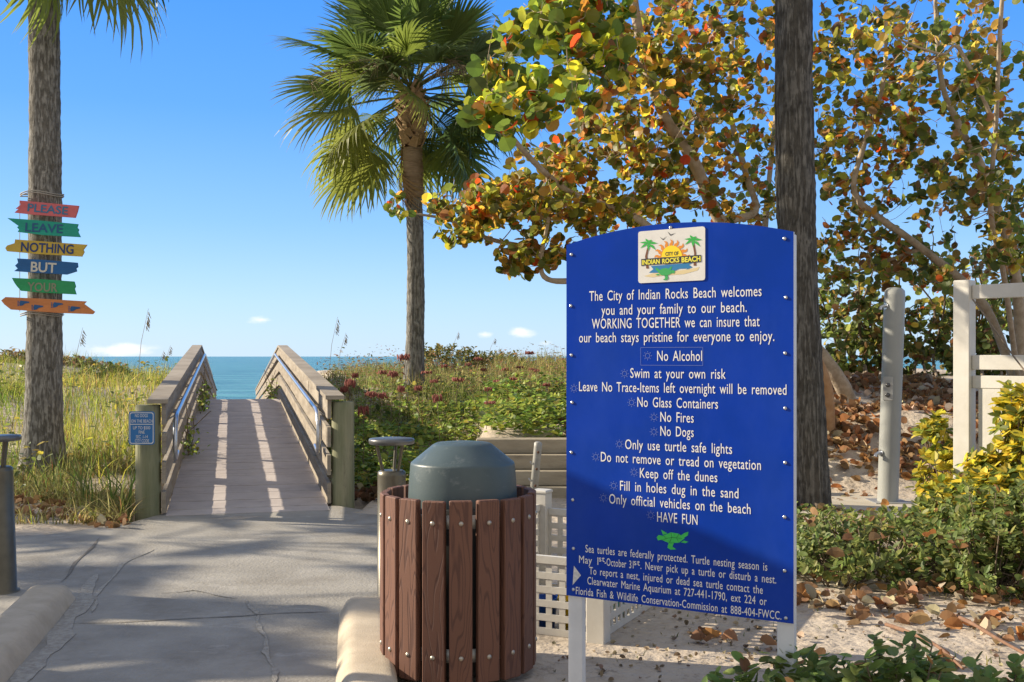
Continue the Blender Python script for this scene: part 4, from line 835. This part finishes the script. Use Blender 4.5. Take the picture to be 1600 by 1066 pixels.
grape_tree('dark green sea grape thicket behind the shower pole on the sand bank',
  [([P(u, 610, 16.3+.4*math.sin(u)), (u+random.uniform(-15, 15), 560, 16.3), (u+random.uniform(-45, 45), 480, 16.2), (u+random.uniform(-70, 70), 400, 16)], .03, .01) for u in range(1275, 1640, 22)],
  [(1320, 520, 16.4, 80, 85, .9, 170, .12, 10, None), (1440, 545, 16.6, 120, 70, .9, 240, .12, 10, None), (1560, 530, 16.4, 90, 90, .9, 190, .12, 10, None), (1390, 470, 16.4, 120, 50, .8, 60, .12, 8, SG_RIGHT), (1540, 440, 16.4, 100, 45, .8, 50, .12, 8, SG_RIGHT), (1260, 560, 16.5, 60, 60, .7, 50, .12, 9, None), (1130, 560, 16.5, 120, 60, .7, 70, .12, 9, None)],
  bC, 33, SG_DARK, M_twig, 'sea_grape_thicket', dens=.85)
bD = P(1292, 665, 12.9); bD.z = tz(bD.x, bD.y)-.05
m = MB(); m.tube(spline([bD, P(1290, 620, 12.8), P(1281, 585, 12.75), P(1262, 545, 12.7), P(1235, 500, 12.7)]), .1, 12); tag(obj('leaning_stem', m, M_stem, loc=tuple(bD)), 'thick orange brown stem leaning behind the right palm trunk', 'tree stem')
# ------------------------------------------------------------------ shrubs
def shrub(name, label, lumps, n, ls, pal, seed, group=None, shape='oval', width=1.25, stems=40, whorl=False):
    """lumps: (x, y, z, rx, ry, rz) ellipsoids resting on the ground; sprigs of leaves in their outer shell"""
    global rng
    rng = np.random.default_rng(seed); random.seed(seed); c0 = Vector((lumps[0][0], lumps[0][1], tz(lumps[0][0], lumps[0][1]))); t = thing(name, label, 'shrub', tuple(c0), group)
    vol = np.array([l[3]*l[4]+l[3]*l[5] for l in lumps]); cnt = (n*vol/vol.sum()).astype(int); LP, LD, LN = [], [], []; m = MB()
    for (x, y, z, rx, ry, rz), k in zip(lumps, cnt):
        ns = max(1, k//7); d = nrm(rng.normal(size=(ns, 3))); d[:, 2] = np.where(d[:, 2] < -.25, -d[:, 2], d[:, 2]); r_ = rng.uniform(.62, 1.06, ns)**.7
        tips = np.array([x, y, z])+d*r_[:, None]*np.array([rx, ry, rz])*(1+.16*np.sin(d[:, 0:1]*9+seed)*np.cos(d[:, 1:2]*7))
        gz = terrain(tips[:, 0], tips[:, 1]); tips[:, 2] = np.maximum(tips[:, 2], gz+.02)
        ax = nrm(d*.7+np.array([0, 0, .75])+rng.normal(0, .3, (ns, 3)))
        for i in range(ns):
            if random.random() < .4:
                b_ = Vector((x+d[i][0]*rx*.3, y+d[i][1]*ry*.3, max(float(gz[i])-.02, z-rz))); e_ = Vector(tips[i]); m.tube([b_, b_.lerp(e_, .55)+Vector((0, 0, .03)), e_], [.006, .005, .003], 5, caps=False)
        for j in range(7):
            a = j*2.4+rng.uniform(0, 6.28, ns); u_ = nrm(np.cross(ax, [0.3, .9, .1])); v_ = np.cross(ax, u_); rad = u_*np.cos(a)[:, None]+v_*np.sin(a)[:, None]
            q = tips-ax*(ls*(.0 if whorl else .30*j))[..., None] if False else tips-ax*(ls*(.04 if whorl else .24)*j)
            LP.append(q); LD.append(rad+ax*rng.uniform(.1, .9, (ns, 1))); LN.append(ax+rng.normal(0, .25, (ns, 3)))
    obj('stems', m, M_twig, t)
    LP = np.concatenate(LP); nL = len(LP); leaves('foliage', LP, np.concatenate(LD), np.concatenate(LN), ls*rng.uniform(.6, 1.15, nL), pick(pal, nL, .3), M_shrub, t, shape, width=width); return t
GREEN = [(45, (.125, .165, .05)), (33, (.19, .225, .065)), (14, (.27, .28, .08)), (5, (.22, .12, .05))]
DGREEN = [(60, (.15, .21, .06)), (30, (.22, .27, .08)), (6, (.13, .14, .035)), (4, (.20, .10, .04))]
YEL = [(50, (.50, .41, .045)), (26, (.36, .34, .05)), (44, (.13, .17, .035)), (8, (.58, .50, .12))]
MIXY = [(50, (.12, .16, .035)), (25, (.19, .22, .04)), (25, (.46, .38, .05))]
shrub('round_leaf_shrub', 'low green shrub with glossy oval leaves in front of the sign legs', [(.85, 3.95, .12, .22, .25, .22), (1.1, 4.0, .14, .30, .28, .26), (1.42, 3.95, .14, .32, .28, .30), (1.72, 3.95, .10, .32, .28, .27), (1.98, 4.1, .05, .22, .25, .20)], 3600, .064, DGREEN, 41, shape='round', width=.62)
shrub('ground_cover_shrub', 'wide low green ground cover between the blue sign and the palm base', [(2.1, 8.2, .12, .75, .8, .25), (2.5, 7.4, .12, .7, .65, .30), (2.15, 7.15, .10, .45, .5, .24), (3.2, 7.9, .12, .65, .75, .28), (2.95, 7.0, .08, .45, .45, .22)], 6400, .062, GREEN, 42, shape='round', width=.6)
shrub('green_hedge_shrub', 'dense green shrub at the right edge below the yellow leaves', [(3.3, 7.3, .2, .45, .5, .42), (3.02, 6.8, .16, .36, .4, .34), (3.5, 6.8, .22, .5, .5, .46), (3.55, 7.8, .25, .45, .45, .42)], 4600, .062, GREEN, 43, shape='round', width=.6)
shrub('variegated_shrub', 'bright yellow variegated shrub right of the shower pole', [(3.58, 8.75, .46, .24, .3, .36), (3.7, 8.5, .34, .26, .3, .36), (3.50, 8.9, .80, .15, .16, .2), (3.42, 8.35, .25, .26, .3, .28)], 2000, .10, YEL, 44, whorl=True)
shrub('variegated_shrub', 'yellow and green variegated shrub in front of the white fence', [(3.74, 7.9, 1.02, .17, .2, .26), (3.86, 7.75, .76, .30, .3, .40), (3.56, 7.95, .45, .26, .3, .34), (3.5, 7.6, .4, .3, .3, .3)], 2900, .10, MIXY+[(60, (.58, .47, .05))], 45, whorl=True)
shrub('seedling_shrub', 'small sea grape seedlings on the leaf covered bank by the shower', [(2.95, 12.3, .42, .28, .15, .2)], 60, .13, [(60, (.08, .12, .02)), (40, (.12, .16, .03))], 46, shape='round', width=1.0)
shrub('dune_bush', 'rounded dark green bush on the left dune before the sea', [(-8.75, 23.5, 1.02, .55, .6, .30), (-9.3, 23.8, .95, .5, .6, .28)], 1800, .10, [(60, (.06, .085, .02)), (40, (.10, .12, .03))], 47)
shrub('dune_bush', 'tall tan and green scrub on the dune at the far left', [(-11.7, 25.5, 1.3, .9, .8, .36), (-10.7, 26.0, 1.22, .7, .7, .30), (-12.8, 25.2, 1.25, .9, .8, .40), (-9.9, 26, 1.1, .5, .6, .28)], 3600, .12, [(30, (.12, .13, .04)), (40, (.24, .19, .08)), (30, (.20, .12, .06))], 48)
shrub('dune_bush', 'golden green bush on the ridge right of the middle palm', [(-1.3, 21.5, 1.35, .9, .7, .40), (-.3, 21.8, 1.3, .7, .6, .32), (.9, 22.2, 1.25, .9, .6, .25)], 3200, .09, [(40, (.13, .14, .035)), (35, (.26, .20, .06)), (25, (.08, .10, .03))], 49)
# ------------------------------------------------------------------ dune plants (nobody could count these)
rng = np.random.default_rng(99); random.seed(99)
def scatter(n, xr, yr, keep):
    X = rng.uniform(*xr, n); Y = rng.uniform(*yr, n); k = keep(X, Y); X, Y = X[k], Y[k]; return np.stack([X, Y, terrain(X, Y)], 1)
def rq(X, Y): return (X-A0.x)*RQ.x+(Y-A0.y)*RQ.y
patch = lambda X, Y, s: np.sin(X*s+1.3*np.sin(Y*s*.8))*np.cos(Y*s*1.1+X*.3*s)
def gtint(Pn, c):                       # greener and drier patches
    g_ = (.5+.5*patch(Pn[:, 0]+3, Pn[:, 1], .75))[:, None]; return np.clip(c*(1-.5*g_*np.array([1, .62, .8])), 0, 1)
def grass(name, Pn, h0, h1, w, pal, lean=.55):
    n = len(Pn); hgt = rng.uniform(h0, h1, n)*(.8+.35*patch(Pn[:, 0], Pn[:, 1], .9)); o = blades(name, Pn, hgt, np.full(n, w)*rng.uniform(.6, 1.3, n), rng.uniform(0, 6.28, n), rng.uniform(.05, lean*1.7, n), gtint(Pn, pick(pal, n, .3)), M_grass); return tag(o, kind='stuff')
YG = [(34, (.36, .33, .05)), (26, (.22, .26, .045)), (22, (.48, .40, .14)), (10, (.20, .13, .06)), (10, (.08, .11, .025)), (6, (.30, .17, .06))]
TAN = [(45, (.40, .31, .13)), (25, (.27, .20, .08)), (22, (.22, .22, .05)), (8, (.26, .10, .05))]
dens = lambda X, Y, f: rng.uniform(0, 1, len(X)) < f*np.clip(14/np.maximum(Y, 6), 0, 1.2)**1.5
grass('dune_grass', scatter(60000, (-17, -3), (10.1, 27), lambda X, Y: (rq(X, Y) < -.25) & (X > -.62*Y) & dens(X, Y, .85) & (rng.uniform(0, 1, len(X)) < sm(11.0, 13.4, Y))), .26, .62, .012, YG)
grass('dry_grass', scatter(24000, (-9, -3.2), (9.6, 13.4), lambda X, Y: (rq(X, Y) < -.3) & (patch(X, Y, 2.2) > -.3) & (Y > 9.75+.25*np.sin(X*2))), .12, .38, .011, TAN, 1.1)
grass('dune_grass', scatter(52000, (-4.5, 5.5), (12.6, 25), lambda X, Y: (rq(X, Y) > RW+.2) & dens(X, Y, .8) & (X < 2.6) & (rng.uniform(0, 1, len(X)) < sm(12.6, 16, Y)) & ((X < -.4) | (Y > 13))), .25, .55, .011, TAN+[(40, (.16, .17, .04))])
grass('tall_grass', scatter(420, (-6.4, -3.5), (9.9, 11.4), lambda X, Y: (rq(X, Y) < -.3) & (patch(X, Y, 3.1) > .35)), .4, .85, .02, [(60, (.11, .16, .035)), (40, (.20, .21, .06))], .6)
grass('sprigs', scatter(500, (.3, 3.2), (5.2, 7.0), lambda X, Y: patch(X, Y, 5.3) > .25), .02, .06, .006, [(60, (.13, .15, .04)), (40, (.28, .22, .08))], .9)
def cover(name, Pn, ls, pal, hgt, shape='oval', width=1.4):
    n = len(Pn); Pn = Pn.copy(); Pn[:, 2] += rng.uniform(.02, 1, n)**.8*hgt*(.75+.5*patch(Pn[:, 0], Pn[:, 1], 2.6)); D = rng.normal(0, 1, (n, 3)); D[:, 2] = np.abs(D[:, 2])*.3; N = rng.normal(0, .4, (n, 3))+np.array([-.2, -.1, 1]); o = leaves(name, Pn, D, N, ls*rng.uniform(.6, 1.2, n), pick(pal, n, .3), M_shrub, None, shape, width=width); return tag(o, kind='stuff')
CG = [(40, (.16, .24, .045)), (35, (.25, .31, .055)), (15, (.28, .27, .05)), (10, (.07, .10, .025))]
gp = scatter(36000, (-4.2, 2.6), (11.6, 19.5), lambda X, Y: (rq(X, Y) > RW+.3) & ((X < -.45) | (Y > 12.1)) & (rng.uniform(0, 1, len(X)) < 1-.93*sm(14.3, 17.5, Y)) & (rng.uniform(0, 1, len(X)) < sm(11.6, 12.3, Y)) & ((X < .6) | (Y > 12.9)))
cover('green_ground_cover', gp, .095, CG, .34)
cover('left_ground_cover', scatter(9000, (-13, -3.6), (11, 23), lambda X, Y: (rq(X, Y) < -.2) & (patch(X, Y, 1.4) > .1)), .09, [(50, (.12, .15, .03)), (30, (.34, .28, .04)), (20, (.07, .10, .03))], .5)
cover('rusty_dune_plants', scatter(11000, (-4.5, 4), (14.5, 24), lambda X, Y: (rq(X, Y) > RW+.3) & (X < 3.2) & (patch(X, Y, 1.9) > -.2)), .075, [(40, (.20, .10, .05)), (30, (.24, .19, .07)), (30, (.12, .14, .04))], .5, width=.8)
# vines creeping over the rails
for i, (s, q) in enumerate(((4.0, .06), (9.5, .08), (12.6, .05), (12.8, RW-.1))):
    n = 130; z = float(deck_z(np.array(s))); lab = ('green vine creeping through the left boardwalk railing halfway up', 'green vine through the left boardwalk railing near its crest', 'green vine on the far slope of the left railing', 'leafy vine on the far slope of the right railing')[i]
    t = thing('railing_vine', lab, 'vine', tuple(ramp_pt(s, q, z))); c = np.array(ramp_pt(s, q, z)); ax_ = np.array((RA.x, RA.y, 0)); pz = rng.uniform(0, .5, n)
    Pn = c+ax_*rng.normal(0, .45, (n, 1))+np.array((RQ.x, RQ.y, 0))*rng.normal(0, .07, (n, 1))*(1 if q < 1 else -1); Pn[:, 2] += pz*rng.uniform(.3, 1, n)
    leaves('foliage', Pn, rng.normal(0, 1, (n, 3)), rng.normal(0, .5, (n, 3))+np.array([-.3, -.3, .8]), .07*rng.uniform(.6, 1.2, n), pick(CG, n), M_shrub, t, 'oval', width=1.4)
    m = MB()
    for k in range(7): p = c+ax_*rng.normal(0, .4); m.tube([p, p+rng.normal(0, .06, 3)+np.array([0, 0, .25]), p+rng.normal(0, .12, 3)+np.array([0, 0, .5])], .006, 5, caps=False)
    obj('stems', m, M_twig, t)
# red flower stalks
M_red = mat('red_flower', (.22, .05, .04), .8, (.32, .11, .08), 30); random.seed(5)
proto = None
def flower_meshes():
    m = MB(); m.tube([(0, 0, 0), (.01, .01, .35), (0, .02, .7)], [.008, .006, .004], 5)
    for k in range(5): a = k*1.26; m.tube([(0, .01, .6), (.07*math.cos(a), .02+.07*math.sin(a), .72)], .003, 4, caps=False)
    h = MB()
    for k in range(46):
        a = random.uniform(0, 6.28); r_ = math.sqrt(random.random())*.11; p = Vector((r_*math.cos(a), .02+r_*math.sin(a), .735-.8*r_*r_+random.uniform(-.02, .015))); h.tube([p+Vector((0, 0, .02)), p, p+Vector((random.gauss(0, .01), random.gauss(0, .01), -.032))], [.004, .011, .008], 5)
    return m, h
sm_, hm_ = flower_meshes()
spots = [(568, 640, 12.6), (548, 590, 14), (523, 612, 14), (590, 600, 14), (600, 572, 16), (640, 560, 15.5), (688, 610, 13.2), (700, 568, 17), (735, 570, 17), (752, 580, 16.5), (760, 612, 13), (768, 640, 12.8), (790, 575, 16), (812, 570, 16.5), (830, 575, 17), (842, 580, 16), (826, 548, 18), (712, 582, 15), (745, 560, 18.5), (665, 575, 16.5), (655, 592, 14.5), (620, 608, 13.8), (610, 588, 15), (575, 602, 14.5), (560, 575, 16), (535, 590, 15), (682, 585, 15.5), (776, 590, 15), (800, 595, 14.5), (850, 600, 14), (586, 580, 17), (630, 575, 17), (720, 570, 17.5), (860, 575, 17), (596, 562, 18), (540, 573, 18), (745, 596, 15), (815, 585, 16), (700, 595, 14.6), (580, 612, 13.6)]
fl = None
for i, (u, v, Y) in enumerate(spots[:30]):
    p = P(u, v, Y); gz = tz(p.x, p.y)
    if fl is None:
        fl = thing('flower_stalk', 'tall stalk topped with a flat rusty red flower head among the dune plants', 'flower', (0, 0, 0), 'red flower stalks on the dune')
        st_ = obj('stem', sm_, M_twig, fl); hd_ = obj('flower_head', hm_, M_red, fl); cur = fl
    else:
        cur = fl.copy(); COL.objects.link(cur)
        for ch in (st_, hd_): c_ = ch.copy(); COL.objects.link(c_); c_.parent = cur
    hh = max(.35, min(1.1, p.z-gz+.02)); cur.location = (p.x, p.y, gz); cur.rotation_euler = (random.uniform(-.1, .1), random.uniform(-.1, .1), random.uniform(0, 6)); k_ = random.uniform(.4, .85); cur.scale = (k_, k_, hh/.74*random.uniform(.8, 1.05))
# sea oats
oat = MB(); hd = MB(); oat.tube([(0, 0, 0), (.02, 0, .6), (.08, 0, 1.15), (.17, 0, 1.5)], [.004, .0035, .003, .002], 5)
for k in range(12):
    t_ = random.uniform(.6, 1); p = Vector((.08+.10*t_, random.gauss(0, .01), 1.0+.5*t_)); hd.tube([p, p+Vector((random.uniform(.0, .05), random.gauss(0, .02), -.05))], [.005, .003], 5)
M_oat = mat('sea_oat_straw', (.30, .23, .12), .9); of = None; olab = ['sea oat stalk left of the boardwalk, tallest against the sky', 'sea oat stalk beside the left palm trunk', 'sea oat stalk nearest the left railing', 'sea oat stalk right of the boardwalk, tallest against the sky', 'sea oat stalk right of the boardwalk crest', 'sea oat stalk on the left dune by the sea gap', 'thin sea oat stalk on the ridge right of the middle palm', 'sea oat stalk on the ridge beside the blue sign']
for i, (u, v, Y) in enumerate(((236, 482, 14), (131, 512, 14), (250, 548, 17), (531, 495, 16), (538, 520, 17), (262, 540, 18), (712, 518, 20), (768, 528, 21))):
    p = P(u, v, Y); gz = tz(p.x, p.y)
    if of is None:
        of = thing('sea_oat', olab[0], 'sea oats', (0, 0, 0), 'sea oat stalks on the dune'); oa = obj('stem', oat, M_oat, of); ob = obj('seed_head', hd, M_oat, of); cur = of
    else:
        cur = of.copy(); COL.objects.link(cur); cur['label'] = olab[i]
        for ch in (oa, ob): c_ = ch.copy(); COL.objects.link(c_); c_.parent = cur
    k_ = (p.z-gz)/1.5; cur.location = (p.x-.17*k_, p.y, gz); cur.scale = (1, 1, k_); cur.rotation_euler = (0, 0, random.uniform(-.5, .5))
# ------------------------------------------------------------------ fallen leaves
rng = np.random.default_rng(123)
def litter(name, Pn, ls, pal, up=.02):
    n = len(Pn); Pn = Pn.copy(); Pn[:, 2] += rng.uniform(.006, up, n); D = rng.normal(0, 1, (n, 3)); D[:, 2] *= .35; N = rng.normal(0, .45, (n, 3))+np.array([0, 0, 1]); return tag(leaves(name, Pn, D, N, ls*rng.uniform(.5, 1.2, n), pick(pal, n, .35), M_dry, None, 'curl', width=.72), kind='stuff')
LL = [(38, (.22, .125, .065)), (28, (.34, .21, .11)), (16, (.40, .18, .07)), (18, (.42, .34, .24))]
litter('leaf_litter', scatter(7500, (2.2, 6.5), (11.2, 16.5), lambda X, Y: (Y > 11.9) & (patch(X, Y, 2.0)+rng.normal(0, .35, len(X)) > -.25)), .13, LL, .05)
litter('path_leaf_litter', scatter(260, (1.9, 4.6), (9.6, 12), lambda X, Y: patch(X, Y, 3) > .1), .11, LL, .025)
litter('sand_leaf_litter', scatter(900, (1.0, 4.2), (5.0, 6.9), lambda X, Y: (Y > 5.3+.25*np.sin(X*2)) & (patch(X, Y, 2.7)+rng.normal(0, .3, len(X)) > .25)), .10, LL, .04)
litter('hedge_leaf_litter', scatter(300, (1.5, 3.7), (5.95, 6.9), lambda X, Y: np.abs(Y-6.55+.12*np.sin(X*4))+rng.normal(0, .12, len(X)) < .25), .088, LL, .08)
litter('shrub_leaf_litter', scatter(50, (1.5, 4.0), (6.4, 8.6), lambda X, Y: X > .24*Y)+np.array([0, 0, .30]), .10, LL, .05)
litter('dune_leaf_litter', scatter(1500, (-2.3, 1.8), (10.9, 13.2), lambda X, Y: ((X < -.5) & (Y < 12.6)) | ((Y > 12) & (X > .6))), .12, [(50, (.12, .07, .04)), (30, (.22, .12, .06)), (20, (.30, .24, .16))], .06)
litter('grass_leaf_litter', scatter(900, (-6.5, -3.1), (9.3, 11.2), lambda X, Y: (rq(X, Y) < -.3) & (patch(X, Y, 2.4) > -.2)), .10, LL, .04)
litter('twig_litter', scatter(1700, (.2, 4.2), (4.6, 7.2), lambda X, Y: patch(X, Y, 3.4)+rng.normal(0, .5, len(X)) > -.1), .03, [(50, (.20, .155, .105)), (50, (.32, .255, .18))], .012)
# root / fallen branch lying on the sand at the lower right
for pl_, lab in (([G(1484, 958, .05), G(1520, 975, .06), G(1562, 1000, .06), G(1610, 1026, .06), G(1680, 1060, .05)], 'long reddish brown fallen branch lying on the sand at the lower right'), ([G(1385, 976, .02), G(1425, 990, .05), G(1465, 1010, .05), G(1505, 1045, .05)], 'shorter reddish brown fallen branch on the sand in front of the ground cover')):
    m = MB(); pts = spline(pl_); m.tube(pts, [lerp(.012, .007, i/len(pts))*random.uniform(.85, 1.15) for i in range(len(pts))], 8); tag(obj('fallen_branch', m, M_branch, loc=tuple(pl_[0])), lab, 'branch', 'fallen branches on the sand')
